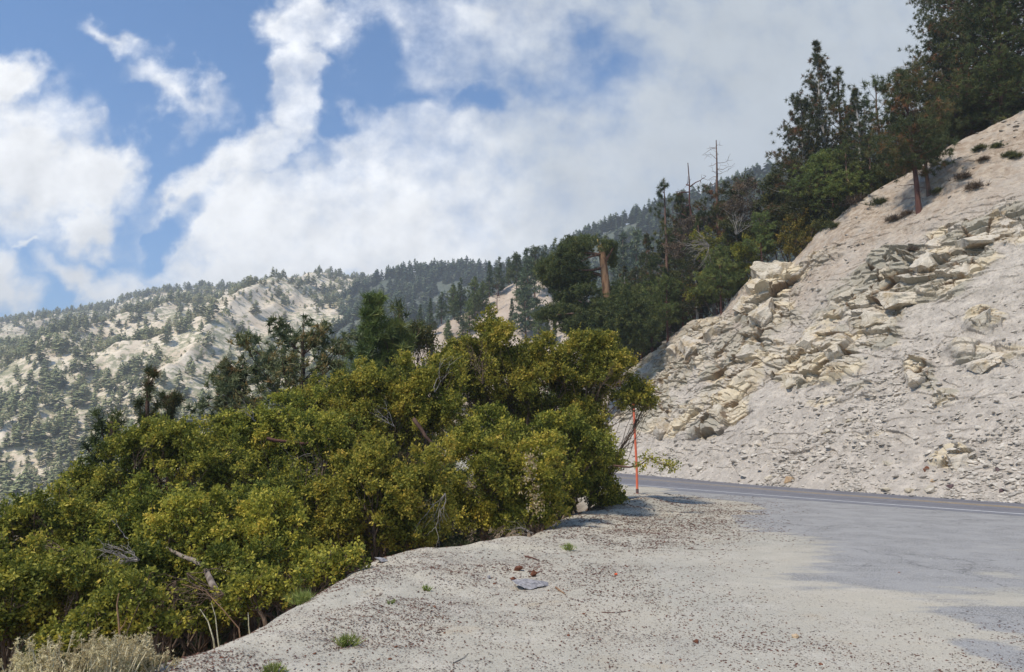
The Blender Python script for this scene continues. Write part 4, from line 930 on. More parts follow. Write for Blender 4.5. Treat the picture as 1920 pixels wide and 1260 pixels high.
rim_shrub('olive bush on the rim between the two little rim pines', [(1380, 530, 26, 18), (1340, 520, 30, 24), (1310, 550, 24, 20)], 1.2, m_oak, leaf=.10, tone0=-.1)
rim_shrub('dark thicket behind the rocks at the road bend', [(1215, 640, 28, 22), (1240, 600, 30, 26), (1200, 610, 26, 26), (1180, 660, 20, 16), (1198, 690, 20, 16)], 3, m_oak_dark, leaf=.13)
rim_shrub('dark thicket under the snapped pine', [(1160, 650, 34, 26), (1120, 655, 34, 24), (1090, 645, 26, 22), (1180, 620, 30, 26)], 5, m_oak_dark, leaf=.14)
rim_shrub('dark undergrowth beneath the pines at the slope top', [(1780, 240, 30, 22), (1830, 220, 36, 18), (1880, 200, 36, 20), (1750, 265, 20, 14)], 2, m_oak_dark, leaf=.12, tone0=.0)
rim_shrub('dark brush below the lone pine, along the upper rim', [(1640, 330, 34, 22), (1600, 360, 34, 20), (1675, 310, 26, 20)], 1.5, m_oak_dark, leaf=.12)
for lab, lb, dy, mt in [
    ('dark oak thicket between the half-dead pine and the grey-brown tangle', [(1375, 365, 26, 22), (1400, 340, 22, 16), (1360, 395, 30, 22)], 6, m_oak_dark),
    ('dark oak thicket behind the yellowing small oak', [(1465, 405, 34, 26), (1450, 430, 30, 22), (1530, 410, 26, 20)], 2.5, m_oak_dark),
    ('dark green brush filling below the grey-brown tangle', [(1410, 440, 34, 24), (1375, 430, 32, 22), (1440, 425, 26, 20)], 2.8, m_oak_dark),
    ('brown-tinged brush below the bare reddish dead tree', [(1300, 430, 34, 26), (1280, 470, 34, 26), (1330, 420, 26, 20)], 4.5, m_grey_shrub),
    ('dark brush between pompom pine and half-dead pine', [(1300, 500, 34, 26), (1270, 540, 34, 26), (1320, 530, 28, 22)], 3.2, m_oak_dark),
    ('dark brush at the foot of the pompom pine', [(1235, 560, 34, 28), (1205, 560, 30, 28), (1250, 520, 26, 22)], 4.2, m_oak_dark),
    ('dark brush on the skyline between pompom pine and dead tree', [(1265, 440, 26, 26), (1245, 480, 26, 26), (1285, 400, 18, 20)], 7, m_oak_dark),
    ('dark brush behind the broken pine trunk foot', [(1150, 570, 34, 30), (1180, 540, 30, 28), (1120, 610, 30, 24)], 8, m_oak_dark),
    ('dark brush skirting the bottom of the ridge clump', [(1570, 400, 26, 14), (1600, 380, 28, 14), (1545, 420, 20, 12), (1640, 352, 24, 12)], .8, m_oak_dark)]:
    rim_shrub(lab, lb, dy, mt, leaf=.12, tone0=.05)
# small tufts dotted on the bare slope
G_T = 'small dark tufts dotted on the bare slope'
tufts = [(1565, 425, 10, 'greenish'), (1648, 382, 11, 'green'), (1605, 380, 14, 'brown'), (1680, 412, 11, 'grey'), (1706, 402, 9, 'grey'), (1805, 335, 11, 'grey'), (1892, 292, 9, 'dark'), (1905, 295, 9, 'dark'), (1838, 280, 10, 'dark'), (1830, 352, 11, 'yellowish'), (1720, 470, 8, 'grey'), (1870, 275, 8, 'dark'), (1760, 360, 9, 'dark'), (1845, 300, 8, 'grey')]
V, tn = blades(np.repeat(RNG.normal(size=(40, 3)) * [.22, .18, .05], 1, 0) + [0, 0, .05], np.tile([[0, 0, 1.]], (40, 1)), 18, .34, .03, RNG.uniform(0, .7, 40), .7)
tuft0 = tri_mesh('grass_tuft', V, tn, m_grey_shrub); tuft0g = tri_mesh('grass_tuft', V, tn, m_oak_dark)
for i, (px, py, r, colr) in enumerate(tufts):
    src = tuft0g if 'green' in colr or 'dark' in colr else tuft0
    o = src if src.get('label') is None else src.copy()
    if o is not src: COL.objects.link(o)
    p, t = slope_hit(px, py); o.location = tuple(float(c) for c in p); s = upix(r, p[1]) / .28; o.scale = (s, s, s * RNG.uniform(.7, 1)); o.rotation_euler = (0, 0, RNG.uniform(0, 6))
    tag(o, 'small dark tuft dotted on the bare slope', 'tuft', G_T)

# ------------------------------------------------------------------ trees on the far slopes
def far_proto(seed, pointed=.8, lean=0):
    """conifer one unit tall in few faces: trunk + ragged drooping sprays"""
    n = 15; V = []; tn = []
    for i in range(n):
        z = .16 + .80 * i / n; r = (.25 * (1 - (i / n) ** 1.3) ** pointed + .03)
        for j in range(7):
            a = RNG.uniform(0, 6.28); L = r * RNG.uniform(.55, 1.2); d = np.array([math.cos(a), math.sin(a), 0]); s = np.array([-d[1], d[0], 0]); h = RNG.uniform(.03, .075)
            c = np.array([0, 0, z + RNG.uniform(-.02, .03)])
            V += [c + [0, 0, h], c + d * L + s * L * .42 - [0, 0, h * RNG.uniform(.2, .9)], c + d * L - s * L * .42 - [0, 0, h * RNG.uniform(-.3, .9)]]; tn += [RNG.uniform(.05, .9)] * 3
    V += [np.array([-.02, 0, .9]), np.array([.02, .01, .9]), np.array([0, 0, 1.03])]; tn += [.4] * 3
    for a in (0, 2.1, 4.2):
        V += [np.array([math.cos(a) * .018, math.sin(a) * .018, -.05]), np.array([math.cos(a + 2.1) * .018, math.sin(a + 2.1) * .018, -.05]), np.array([0, 0, .5])]; tn += [.05] * 3
    return np.array(V), np.array(tn)
def far_round(seed):
    n = 60; d = rdir(n); d[:, 2] = np.abs(d[:, 2]); c = d * [.28, .28, .42] * RNG.uniform(.6, 1, n)[:, None] + [0, 0, .30]
    s1_, s2_ = rdir(n) * .15, rdir(n) * .15; V = np.stack([c, c + s1_, c + s2_], 1).reshape(-1, 3); return V, np.repeat(RNG.uniform(.1, 1, n), 3)
PROT = [far_proto(k, p) for k, p in enumerate((.8, 1.0, .6, .45))] + [far_round(9)]
for_obj, for_stuff = [], {}
def scatter(H, n, h, dens, seed, mat, key, kinds=(0, 1, 2, 3), tmax=1.0, pxr=None, tmin=0.0):
    r = np.random.default_rng(seed); u = r.uniform(max(H.u0, -.86), min(H.u1, .75), n * 4); t = r.uniform(tmin, tmax, n * 4) ** .85
    P = H.pos(u, t); px, py = to_px(P)
    keep = (r.random(n * 4) < dens(P, px, py, t)) & (px > -260) & (px < 1700)
    P, px, py = P[keep][:n], px[keep][:n], py[keep][:n]
    hh = h * r.uniform(.45, 1.25, len(P)) ; kk = r.choice(kinds, len(P))
    for i in range(len(P)): for_obj.append((hh[i] / P[i, 1], P[i], hh[i], int(kk[i]), mat, key, px[i], py[i], r.uniform(.75, 1.35)))
def clump(P, s, seed): return fbm(P[:, 0] / s, P[:, 1] / s, 4, seed)
def d1(P, px, py, t):
    base = .58 + 1.7 * clump(P, 70, 71) + .5 * clump(P, 18, 72)
    pale = np.exp(-(((px - 400) / 190) ** 2 + ((py - 590) / 55) ** 2)) * .35 + np.exp(-(((px - 360) / 130) ** 2 + ((py - 690) / 45) ** 2)) * .5
    low = smooth(760, 900, py) * .6 + smooth(160, -60, px) * smooth(640, 600, py) * .6 + smooth(.96, .99, t) * .5
    return np.clip(base - pale * 1.5 + low, .05, 1)
def d2(P, px, py, t): return np.clip(.75 + 1.2 * clump(P, 45, 81) - .5 * np.exp(-((px - 800) / 60) ** 2) * smooth(520, 560, py), .1, 1)
scatter(H1, 6500, 3.8, lambda P, px, py, t: np.clip(d1(P, px, py, t) + .25, .2, 1), 107, m_farb, 'far', (4, 4, 3))
scatter(H1, 5600, 9.5, d1, 101, m_farb, 'far', (0, 1, 2, 3, 3, 4))
scatter(H1, 700, 10, lambda P, px, py, t: np.ones(len(t)), 102, m_farb, 'far', (0, 2, 3, 4), tmin=.975)
scatter(H1, 1100, 8.5, lambda P, px, py, t: smooth(330, 60, px) * smooth(720, 860, py), 103, m_farb, 'valley', (0, 1, 1, 2))
scatter(H2, 5600, 11, d2, 104, m_far, 'ridge', (0, 0, 1, 2))
scatter(H2, 420, 11, lambda P, px, py, t: np.ones(len(t)), 105, m_far, 'ridge', (0, 0, 1, 2), tmin=.97)
for_obj.sort(key=lambda q: -q[0])
rep = {}
LBL = {'far': ('small hazy conifer among many on the pale sunlit mountainside', 'conifers scattered over the sunlit mountainside'),
       'valley': ('hazy green conifer low on the valley side beyond the oaks', 'conifers on the lower valley side'),
       'ridge': ('dark blue-green conifer in the dense forest of the shaded ridge', 'conifers covering the shaded forest ridge')}
nobj = 0
for a, P, hh, k, mat, key, px, py, wd in for_obj:
    inview = -10 < px < 1500 and py < 1000
    if nobj < 200 and inview and not (620 < px < 1240 and py > 640) and not (180 < px <= 620 and py > 800):
        mk = (k, mat.name)
        if mk not in rep:
            V, tn = PROT[k]; o = tri_mesh('distant_conifer', V, tn, mat); rep[mk] = o
        else:
            o = rep[mk].copy(); COL.objects.link(o)
        o.location = tuple(float(c) for c in P); o.scale = (hh * wd, hh * wd, hh); o.rotation_euler = (0, 0, RNG.uniform(0, 6.28))
        tag(o, LBL[key][0], 'conifer', LBL[key][1]); nobj += 1
    else: for_stuff.setdefault((key, mat.name), []).append((P, hh, k, wd))
for (key, mn), L in for_stuff.items():
    VV, TT = [], []
    for P, hh, k, wd in L:
        V, tn = PROT[k]; a = RNG.uniform(0, 6.28); c, s = math.cos(a), math.sin(a)
        VV.append(np.stack([(V[:, 0] * c - V[:, 1] * s) * hh * wd, (V[:, 0] * s + V[:, 1] * c) * hh * wd, V[:, 2] * hh], 1) + P); TT.append(np.clip(tn + RNG.normal() * .18, 0, 1))
    o = tri_mesh({'far': 'mountain_forest', 'valley': 'valley_forest', 'ridge': 'ridge_forest'}[key], np.concatenate(VV), np.concatenate(TT), bpy.data.materials[mn]); o['kind'] = 'stuff'

# conifers on the near spur: each a tree
G_S = 'conifers standing on the sandy spur'
spp = [conifer('spur_conifer', '', 'conifer', H=10, Rm=rm, c0=c0, dz=.42, nb=6, tuft=.5, w=.11, k=8, step=.36, lower=lo, upper=45, shape=sh, side=.4, mat=m_, dead_low=False, ragged=.3) for rm, c0, lo, sh, m_ in ((2.0, .18, -18, .8, m_far), (2.6, .12, -10, .65, m_pine_young), (1.5, .1, -20, .9, m_far), (2.3, .35, 0, .4, m_pine))]
spec = [(990, 600, 468, 0, 'tall dark spire on the sandy spur, trunk base in the pale scar'), (1002, 560, 466, 3, 'round-topped tall conifer on the spur skyline'), (968, 565, 478, 3, 'second round-topped conifer on the spur skyline'), (935, 555, 483, 0, 'ragged dark conifer downhill of the round-topped pair'), (1022, 535, 460, 0, 'pointed conifer on the spur nearest the snapped pine'), (1050, 520, 462, 2, 'slim conifer at the upper end of the spur'),
        (864, 585, 522, 0, 'spire-topped conifer rising alone from the middle of the spur'), (890, 590, 520, 1, 'broad conifer beside the lone spire'), (905, 580, 528, 1, 'greyer broad conifer, next to the broad one'), (828, 600, 548, 0, 'dark conifer at the lower tip of the spur'), (806, 610, 560, 2, 'narrow conifer at the very tip of the spur'), (786, 640, 572, 2, 'small conifer below the spur tip'), (880, 625, 562, 1, 'spreading conifer in front of the pale scar'),
        (918, 520, 490, 2, 'little spire behind the ragged dark conifer'), (850, 565, 535, 1, 'round conifer between spur tip and lone spire'), (985, 640, 520, 0, 'long-skirted conifer growing down the scar'), (960, 620, 560, 2, 'small conifer in the pale scar'), (925, 640, 585, 0, 'half-hidden conifer just above the oak tuft'), (868, 650, 588, 0, 'dark conifer peeping over the oak scrub'), (1010, 650, 590, 1, 'conifer low on the spur beside the snapped pine limbs'), (1040, 640, 600, 2, 'dark conifer top below the snapped pine limbs'),
        (840, 640, 600, 1, 'pale yellowish conifer on the scar'), (905, 650, 605, 2, 'small dark conifer low on the scar'), (1075, 520, 452, 2, 'conifer behind the snapped pine crown'), (955, 520, 482, 2, 'thin conifer on the spur skyline between bigger ones'), (1035, 520, 470, 1, 'full conifer on the spur skyline'), (770, 660, 600, 1, 'bushy conifer at the foot of the spur'), (1090, 500, 440, 0, 'tall conifer behind the splintered trunk'), (1165, 490, 440, 2, 'slim conifer seen beyond the splintered trunk'), (1190, 480, 435, 0, 'conifer seen between splintered trunk and pompom pine')]
first = set()
def spur_at(px, py):
    u, v = pix(px, py); t = np.linspace(0, 1, 600); P = H3.pos(np.full(600, u), t); vv = (P[:, 2] - CAM_H) / P[:, 1]; k = int(np.argmax(vv >= v)) if (vv >= v).any() else 599
    return P[k]
for px, pb, pt, k, lab in spec:
    P = spur_at(px, pb)
    o = spp[k] if k not in first else dup(spp[k], (0, 0, 0)); first.add(k)
    s = (CAM_H + pix(px, pt)[1] * P[1] - P[2]) / 10.0; o.location = tuple(float(c) for c in P); o.scale = (s, s, s); o.rotation_euler = (0, 0, RNG.uniform(0, 6.28))
    tag(o, lab, 'conifer', G_S)
r = np.random.default_rng(55)
for i in range(60):
    u = r.uniform(pix(760, 600)[0], pix(1210, 600)[0]); t = r.uniform(.35, 1) ; P = H3.pos(np.array([u]), np.array([t]))[0]
    if float(fbm(np.array([P[0] / 12]), np.array([P[1] / 12]), 3, 91)[0]) < -.22: continue
    o = dup(spp[int(r.integers(0, 4))], P, RNG.uniform(0, 6.28)); s = r.uniform(.20, .55); o.scale = (s * 1.3, s * 1.3, s); tag(o, 'small conifer or bush on the sandy spur', 'conifer', 'small growth on the sandy spur')
s_ = snag('dead_tree', 'small reddish dead tree standing in the spur scar', 7, 20, 2.2, m_bark_red, rt=.12); P = spur_at(932, 585); s_.location = tuple(float(c) for c in P); s_.scale = (.9, .9, .9)

# ------------------------------------------------------------------ rocks
def ico(sub):
    t = (1 + 5 ** .5) / 2
    V = unit(np.array([(-1, t, 0), (1, t, 0), (-1, -t, 0), (1, -t, 0), (0, -1, t), (0, 1, t), (0, -1, -t), (0, 1, -t), (t, 0, -1), (t, 0, 1), (-t, 0, -1), (-t, 0, 1)], float))
    Fs = [(0, 11, 5), (0, 5, 1), (0, 1, 7), (0, 7, 10), (0, 10, 11), (1, 5, 9), (5, 11, 4), (11, 10, 2), (10, 7, 6), (7, 1, 8), (3, 9, 4), (3, 4, 2), (3, 2, 6), (3, 6, 8), (3, 8, 9), (4, 9, 5), (2, 4, 11), (6, 2, 10), (8, 6, 7), (9, 8, 1)]
    V = list(V)
    for _ in range(sub):
        mid = {}; nf = []
        def m(a, b_):
            k = (min(a, b_), max(a, b_))
            if k not in mid: mid[k] = len(V); V.append(unit((V[a] + V[b_]) / 2))
            return mid[k]
        for a, b_, c in Fs:
            x, y, z = m(a, b_), m(b_, c), m(c, a); nf += [(a, x, z), (b_, y, x), (c, z, y), (x, y, z)]
        Fs = nf
    return np.array(V), np.array(Fs)
def rock_geo(sub=3, planes=9, flat=.6, seed=0, rough=.03):
    V, Fs = ico(sub); r = np.random.default_rng(seed)
    for _ in range(planes):
        n = unit(r.normal(size=3)); d = r.uniform(.45, .80); k = V @ n - d; V = V - np.where(k > 0, k, 0)[:, None] * n
    V = V * np.array([1, r.uniform(.6, .9), flat * r.uniform(.7, 1.1)])
    if rough: V = V + V * (fbm(V[:, 0] * 3 + seed, V[:, 1] * 3 + V[:, 2] * 2.3, 3, seed)[:, None]) * rough * 4
    return V, Fs
ROCKS = [rock_geo(4, 13 + k % 5, (.45, .6, .8)[k % 3], 200 + k, .05) for k in range(9)]
SMALL = [rock_geo(1, 6, (.3, .5, .7)[k % 3], 300 + k, 0) for k in range(9)]
def put_rock(px, py, w, hgt, lab, mat, k=0, tilt=(0, 0), rz=0.0, name='boulder', on='slope', sink=.5, group=None, cat='rock', depth=.8):
    p = slope_hit(px, py)[0] if on == 'slope' else gpt(px, py)
    V, Fs = ROCKS[k]; V = V / np.ptp(V, axis=0) * 2
    a, b_ = upix(w / 2, p[1]), upix(hgt / 2, p[1])
    if name == 'boulder': b_ *= 1.35; sink = .5; p = p + unit(np.array([.75, .45, -.3])) * a * .30
    V = V * [a, a * depth, b_]; o = mesh(name, V, Fs, mat); o.location = (float(p[0]), float(p[1]), float(p[2] + b_ * (1 - sink * 2))); o.rotation_euler = (tilt[0], tilt[1], rz)
    return tag(o, lab, cat, group)
big_r = [(1452, 512, 92, 54, 'largest pale boulder, jutting from the rim of the cut', 0, (.2, .25)), (1425, 535, 60, 40, 'grey-sided block tucked under the largest pale boulder', 1, (.1, -.3)), (1436, 590, 74, 56, 'smooth rounded pale block below the largest boulder', 2, (.1, .3)), (1400, 575, 50, 40, 'cream block beside the smooth rounded block', 3, (0, -.4)), (1338, 632, 60, 44, 'upper of the twin pale blocks split by a dark joint', 4, (.1, .45)), (1304, 652, 64, 46, 'lower of the twin pale blocks split by a dark joint', 0, (.1, .45)), (1268, 668, 60, 36, 'ochre block just downhill of the twin blocks', 5, (0, .5)), (1220, 690, 56, 40, 'grey pale block at the foot of the wooded rim', 1, (0, -.6)),
         (1410, 665, 70, 34, 'pale slab sloping below the smooth rounded block', 6, (.1, .5)), (1352, 775, 46, 32, 'pale angular block low on the rock face above the road', 3, (.1, -.2)), (1252, 800, 50, 44, 'square block with a shaded face near the road bend', 2, (.1, 0)), (1650, 600, 92, 30, 'overhanging pale slab in the middle of the slope', 7, (.1, .35)), (1625, 572, 40, 28, 'small cream block on top of the overhanging slab', 8, (0, -.2)), (1740, 500, 84, 46, 'broad grey-faced block high on the slope', 4, (.1, -.35)), (1700, 560, 120, 30, 'long pale ledge under the broad grey-faced block', 7, (.15, .2)), (1760, 462, 46, 26, 'cream block with an ochre side, high on the slope', 8, (0, .2)), (1835, 452, 104, 30, 'shadowed ledge near the upper edge of the slope', 1, (.1, -.15)), (1865, 672, 110, 22, 'pair of thin parallel slabs dipping toward the road', 7, (.1, -.3)), (1724, 712, 42, 24, 'grey wedge of rock sticking out of the gravel', 0, (.3, .6)), (1765, 745, 40, 26, 'splintered grey rock low on the slope', 5, (.2, .7)), (1846, 600, 46, 40, 'grey block between gravel runs', 2, (.1, .5)), (1795, 868, 52, 40, 'white-faced rock embedded near the road', 3, (.1, .4)), (1520, 640, 56, 40, 'tan block at the head of the gravel gully', 6, (.1, .6)), (1570, 665, 60, 40, 'olive-stained block with vertical cracks', 4, (0, .1)), (1500, 715, 60, 26, 'low pale ledge beside the gravel gully', 7, (.1, .3))]
for px, py, w, h_, lab, k, tl in big_r: put_rock(px, py, w, h_, lab, m_rock, k, tl, RNG.uniform(-.5, .5))
toe_r = [(1480, 900, 26, 16, 'tan-sided rock resting at the road edge', m_tanrock), (1441, 897, 15, 12, 'upright pale stone at the road edge', m_rock), (1425, 832, 26, 12, 'dark-edged tilted slab lying above the road', m_rock), (1437, 808, 24, 12, 'tilted slab with a black shadow line under it', m_rock), (1525, 865, 14, 18, 'white pointed stone on the gravel', m_rock), (1784, 913, 15, 12, 'dark purplish stone by the road', m_darkrock), (1878, 921, 14, 9, 'small dark stone by the road, farther along', m_darkrock), (1871, 882, 11, 10, 'dark brown stone above the road', m_darkrock), (1660, 918, 26, 9, 'flat pale slab at the very edge of the asphalt', m_rock), (1705, 920, 22, 10, 'pale stone next to the flat slab', m_rock), (1745, 918, 28, 12, 'long pale stone at the road edge', m_rock), (1750, 903, 10, 8, 'orange stone among the grey rubble', m_tanrock), (1738, 880, 12, 14, 'rusty dark hollowed stone beside the white-faced rock', m_rustrock), (1665, 870, 22, 12, 'pale block in the gravel halfway along the road', m_rock), (1620, 788, 20, 12, 'chunky pale stone on the gravel fan', m_rock), (1552, 808, 20, 10, 'flat stone on the gravel fan', m_rock), (1590, 790, 14, 10, 'small blocky stone at the top of the gravel fan', m_rock)]
for i, (px, py, w, h_, lab, mt) in enumerate(toe_r): put_rock(px, py, w, h_, lab, mt, i % 9, (RNG.uniform(-.2, .2), RNG.uniform(-.4, .4)), RNG.uniform(0, 6), name='rock')
# shards scattered over the gravel fan: the larger ones are things, the chips are stuff
r = np.random.default_rng(77); first = {}; cnt = 0
while cnt < 230:
    px, py = 1210 + 705 * r.random() ** .75, r.uniform(640, 940); f = (px - 1210) / 705
    if py < 860 - 190 * f + r.normal() * 30 or py > 886 + (px - 1200) * .070: continue
    p, t = slope_hit(px, py)
    if t > .95 or fbm(np.array([p[0] / 2.]), np.array([p[1] / 3.]), 3, 7)[0] + r.normal() * .2 < 0: continue
    k = int(r.integers(0, 9)); 
    if k not in first:
        V, Fs = SMALL[k]; first[k] = mesh('loose_rock', V, Fs, m_chip); o = first[k]
    else: o = first[k].copy(); COL.objects.link(o)
    s = upix(r.uniform(4, 12), p[1]) * (.7 + .6 * r.random()); o.scale = (s, s * .8, s * .65); o.location = (float(p[0]), float(p[1]), float(p[2] + s * .12)); o.rotation_euler = (r.uniform(-.5, .5), r.uniform(-.5, .5), r.uniform(0, 6.28))
    tag(o, 'loose angular grey-white rock strewn on the gravel fan above the road', 'rock', 'loose rocks on the gravel fan'); cnt += 1
def many(name, P, S, geos, mat, seed, flat=1.0, tiltmax=.6):
    r = np.random.default_rng(seed); VV, FF, n = [], [], 0
    kk = r.integers(0, len(geos), len(P))
    for g in range(len(geos)):
        idx = np.where(kk == g)[0]; V, Fs = geos[g]; m = len(idx)
        if not m: continue
        a = r.uniform(0, 6.28, m); tx = r.uniform(-tiltmax, tiltmax, m)
        X = V[None] * S[idx][:, None, None] * np.array([1, 1, flat])
        y_, z_ = X[..., 1] * np.cos(tx)[:, None] - X[..., 2] * np.sin(tx)[:, None], X[..., 1] * np.sin(tx)[:, None] + X[..., 2] * np.cos(tx)[:, None]
        x_ = X[..., 0]; Xr = np.stack([x_ * np.cos(a)[:, None] - y_ * np.sin(a)[:, None], x_ * np.sin(a)[:, None] + y_ * np.cos(a)[:, None], z_], -1) + P[idx][:, None]
        VV.append(Xr.reshape(-1, 3)); FF.append((Fs[None] + (np.arange(m) * len(V))[:, None, None] + n).reshape(-1, 3)); n += m * len(V)
    o = mesh(name, np.concatenate(VV), np.concatenate(FF), mat); o['kind'] = 'stuff'; return o
TINY = [rock_geo(0, 4, (.3, .5, .7)[k % 3], 400 + k, 0) for k in range(8)]
n = 44000; u = r.uniform(pix(1120, 800)[0], pix(2200, 800)[0], n); t = r.uniform(0.005, 1, n) ** 1.25
P, rk, px, py = slope_pos(u, t)
fan = np.clip(smooth(.50, .08, t) * (.45 + .55 * smooth(1300, 1700, px)) + .05 + .10 * smooth(.75, .9, t), 0, 1) * (1 - .7 * np.clip(rk, 0, 1)) * (.10 + 1.7 * smooth(-.15, .45, fbm((P[:, 0] * .3 - P[:, 1] * .95) / 2.2, P[:, 2] / 4.5, 4, 5))) * (1 - .8 * np.exp(-((px - 1500 + (py - 720) * 1.0) / 70) ** 2) * smooth(860, 800, py))
keep = r.random(n) < fan; P = P[keep]
many('slope_rubble', P, (.035 + .17 * r.random(len(P)) ** 3.0) * np.clip(P[:, 1] / 35, .7, 1.6), TINY, m_chip, 1, .8)
n = 1500; i_ = r.integers(0, 159, n); f_ = 1.02 + np.abs(r.normal(size=n)) * -.035 + r.random(n) * .06
P = PWr[i_] * (1 - f_)[:, None] + PTr[i_] * f_[:, None]; P[:, 2] = .02; P = P[(P[:, 0] < 40)]
many('roadside_rubble', P, .02 + .10 * r.random(len(P)) ** 3, TINY, m_chip, 2, .7)

# litter, grit and pebbles on the shoulder
def scatter_flat(n, dens, seed, y0=4.2, y1=28):
    r = np.random.default_rng(seed); Y = y0 + (y1 - y0) * r.random(n) ** 1.6; u = r.uniform(-.62, .85, n); X = u * Y
    s = edge_x(Y) - X; keep = (s < .45) & (r.random(n) < dens(X, Y, s)); X, Y = X[keep], Y[keep]
    ok = (X < white_x(Y) - .3); X, Y = X[ok], Y[ok]; return np.stack([X, Y, gz(X, Y) + .006], 1), r
def ld(X, Y, s):
    c = .14 + .55 * np.exp(-(((X - 4.2) / 2.6) ** 2 + ((Y - 19) / 6) ** 2)) + .95 * smooth(-.05, .40, fbm(X / 1.2, Y / 1.2, 4, 201)) + .35 * smooth(0, .4, fbm(X / .25, Y / .25, 2, 203))
    return np.clip(c * np.maximum(smooth(-6.0, -1.0, s), .55 * smooth(8.5, 6, Y)) * smooth(0, 1, np.ones_like(X)), 0, 1) * np.where(Y < 14, 1, 1.4)
P, r = scatter_flat(230000, ld, 301)
n = len(P); a = r.uniform(0, 6.28, n); L = r.uniform(.006, .021, n) * np.clip(P[:, 1] / 9, .8, 2.0); W = L * r.uniform(.25, .7, n)
d = np.stack([np.cos(a), np.sin(a), r.uniform(-.1, .25, n)], 1); s_ = np.stack([-np.sin(a), np.cos(a), r.uniform(-.3, .3, n)], 1)
V = np.stack([P - d * L[:, None], P + s_ * W[:, None], P + d * L[:, None], P - s_ * W[:, None] + [0, 0, .004]], 1).reshape(-1, 3)
o = mesh('needle_and_bark_litter', V, np.arange(len(V)).reshape(-1, 4), m_litter); o['kind'] = 'stuff'
P, r = scatter_flat(16000, lambda X, Y, s: .35 * smooth(-9, -1, s) + .15, 302)
many('gravel', P, .004 + .013 * r.random(len(P)) ** 3, TINY, m_grit, 3, .8)
P, r = scatter_flat(700, lambda X, Y, s: .5 * smooth(-7, -1, s) + .05, 303)
many('dark_gravel', P, .010 + .018 * r.random(len(P)) ** 2, TINY, m_rustrock, 4, .8)

# things lying on the sand
put_rock(992, 1101, 74, 16, 'flat weathered grey slab of rock lying on the sand mound', m_greyrock, 3, (.05, .12), .2, 'flat_rock', 'ground', .15, depth=.7)
put_rock(1000, 1081, 13, 14, 'round rusty brown clod beside the grey slab', m_rustrock, 2, (0, 0), 0, 'clod', 'ground', .1, cat='clod', depth=1)
put_rock(962, 1089, 12, 9, 'smaller rusty clod at the corner of the grey slab', m_rustrock, 5, (0, 0), 1, 'clod', 'ground', .15, cat='clod', depth=1)
put_rock(972, 1070, 18, 11, 'lumpy brown clod behind the grey slab', m_rustrock, 4, (0, .2), 1.5, 'clod', 'ground', .15, cat='clod', depth=1)
put_rock(917, 1085, 10, 8, 'small grey stone away from the clods on the mound', m_greyrock, 6, (0, 0), 1.5, 'stone', 'ground', .2, cat='stone')
put_rock(1305, 1206, 12, 8, 'brown stone half buried in litter near the picture bottom', m_rustrock, 1, (0, 0), .5, 'stone', 'ground', .2, cat='stone')
put_rock(1492, 1196, 16, 9, 'tan stone in the litter on the turnout', m_tanrock, 7, (0, 0), .5, 'stone', 'ground', .2, cat='stone')
put_rock(715, 1054, 30, 9, 'flat grey stone on the lip under the oak shrub', m_greyrock, 3, (0, .3), .5, 'flat_rock', 'ground', .1, cat='rock')
put_rock(545, 1140, 34, 9, 'low grey stone on the lip below the grass tuft', m_greyrock, 6, (0, -.5), .5, 'flat_rock', 'ground', .1, cat='rock')
put_rock(605, 1097, 24, 12, 'dark stone on the lip beside the grass tuft', m_darkrock, 1, (0, -.2), .5, 'rock', 'ground', .2, cat='rock')
put_rock(1155, 1079, 7, 5, 'small bright orange scrap on the sand', simple_rock("orange scrap", (.65, .10, .04), (.75, .16, .06)), 1, (0, 0), .5, 'litter_scrap', 'ground', .1, cat='scrap')
def stick(pts, rad, lab, mat=m_bark_tan, ground=True):
    q = []
    for x, y in pts:
        p = gpt(x, y); p[2] += rad * .8; q.append(p)
    T_ = Tubes(); T_.add(q, np.linspace(rad, rad * .4, len(q)), 6); o = T_.build('stick', mat); return tag(o, lab, 'stick')
stick([(1042, 1103), (1050, 1109), (1060, 1116)], .013, 'short tan stick pointing away from the grey slab')
stick([(985, 1045), (997, 1047), (1010, 1052)], .016, 'knobbly brown stick above the clods', m_bark_red)
stick([(990, 1072), (1005, 1074), (1012, 1074)], .009, 'thin reddish twig beside the lumpy clod', m_bark_red)
stick([(850, 1245), (868, 1235), (878, 1226)], .005, 'thin white twig on the gravel near the picture bottom', m_dead)
stick([(1128, 1149), (1150, 1150), (1172, 1148)], .006, 'dark twig lying level on the sand', m_bark_red)
stick([(1118, 952), (1132, 953), (1140, 959)], .02, 'pale curved stick on top of the sand hump', m_dead)
stick([(1290, 1030), (1298, 1030), (1304, 1031)], .01, 'little dark stick on the dusty asphalt edge', m_bark)

# the orange pole at the road side
def pole():
    b_ = gpt(1195, 925); b_[0] = pix(1195, 925)[0] * b_[1]; root = thing('marker_pole', 'slim orange snow pole at the road side, leafy branch across it', 'pole', b_)
    m, T, bs = new_mat("faded orange paint"); c = T.mix(T.ramp(T.noise(geo_pos(T), 8, 4, .7), .4, .7), (0.80, 0.17, 0.09), (0.70, 0.24, 0.15)); T.l.new(c, bs.inputs['Base Color']); bs.inputs['Roughness'].default_value = .6
    h = 3.3
    T_ = Tubes(); T_.add([[0, 0, -.4], [0, 0, 1], [-.03, 0, 2], [-.06, 0, h]], [.045, .045, .044, .043], 12); T_.build('post', m, root)
    T_ = Tubes(); T_.add([[-.06, 0, h + .001], [-.06, 0, h + .03]], [.05, .04], 12); T_.build('cap', m_greyrock, root)
    T_ = Tubes(); T_.add([[0, 0, .02], [0, 0, .16]], [.055, .055], 12); T_.build('collar', m_darkrock, root)
pole()

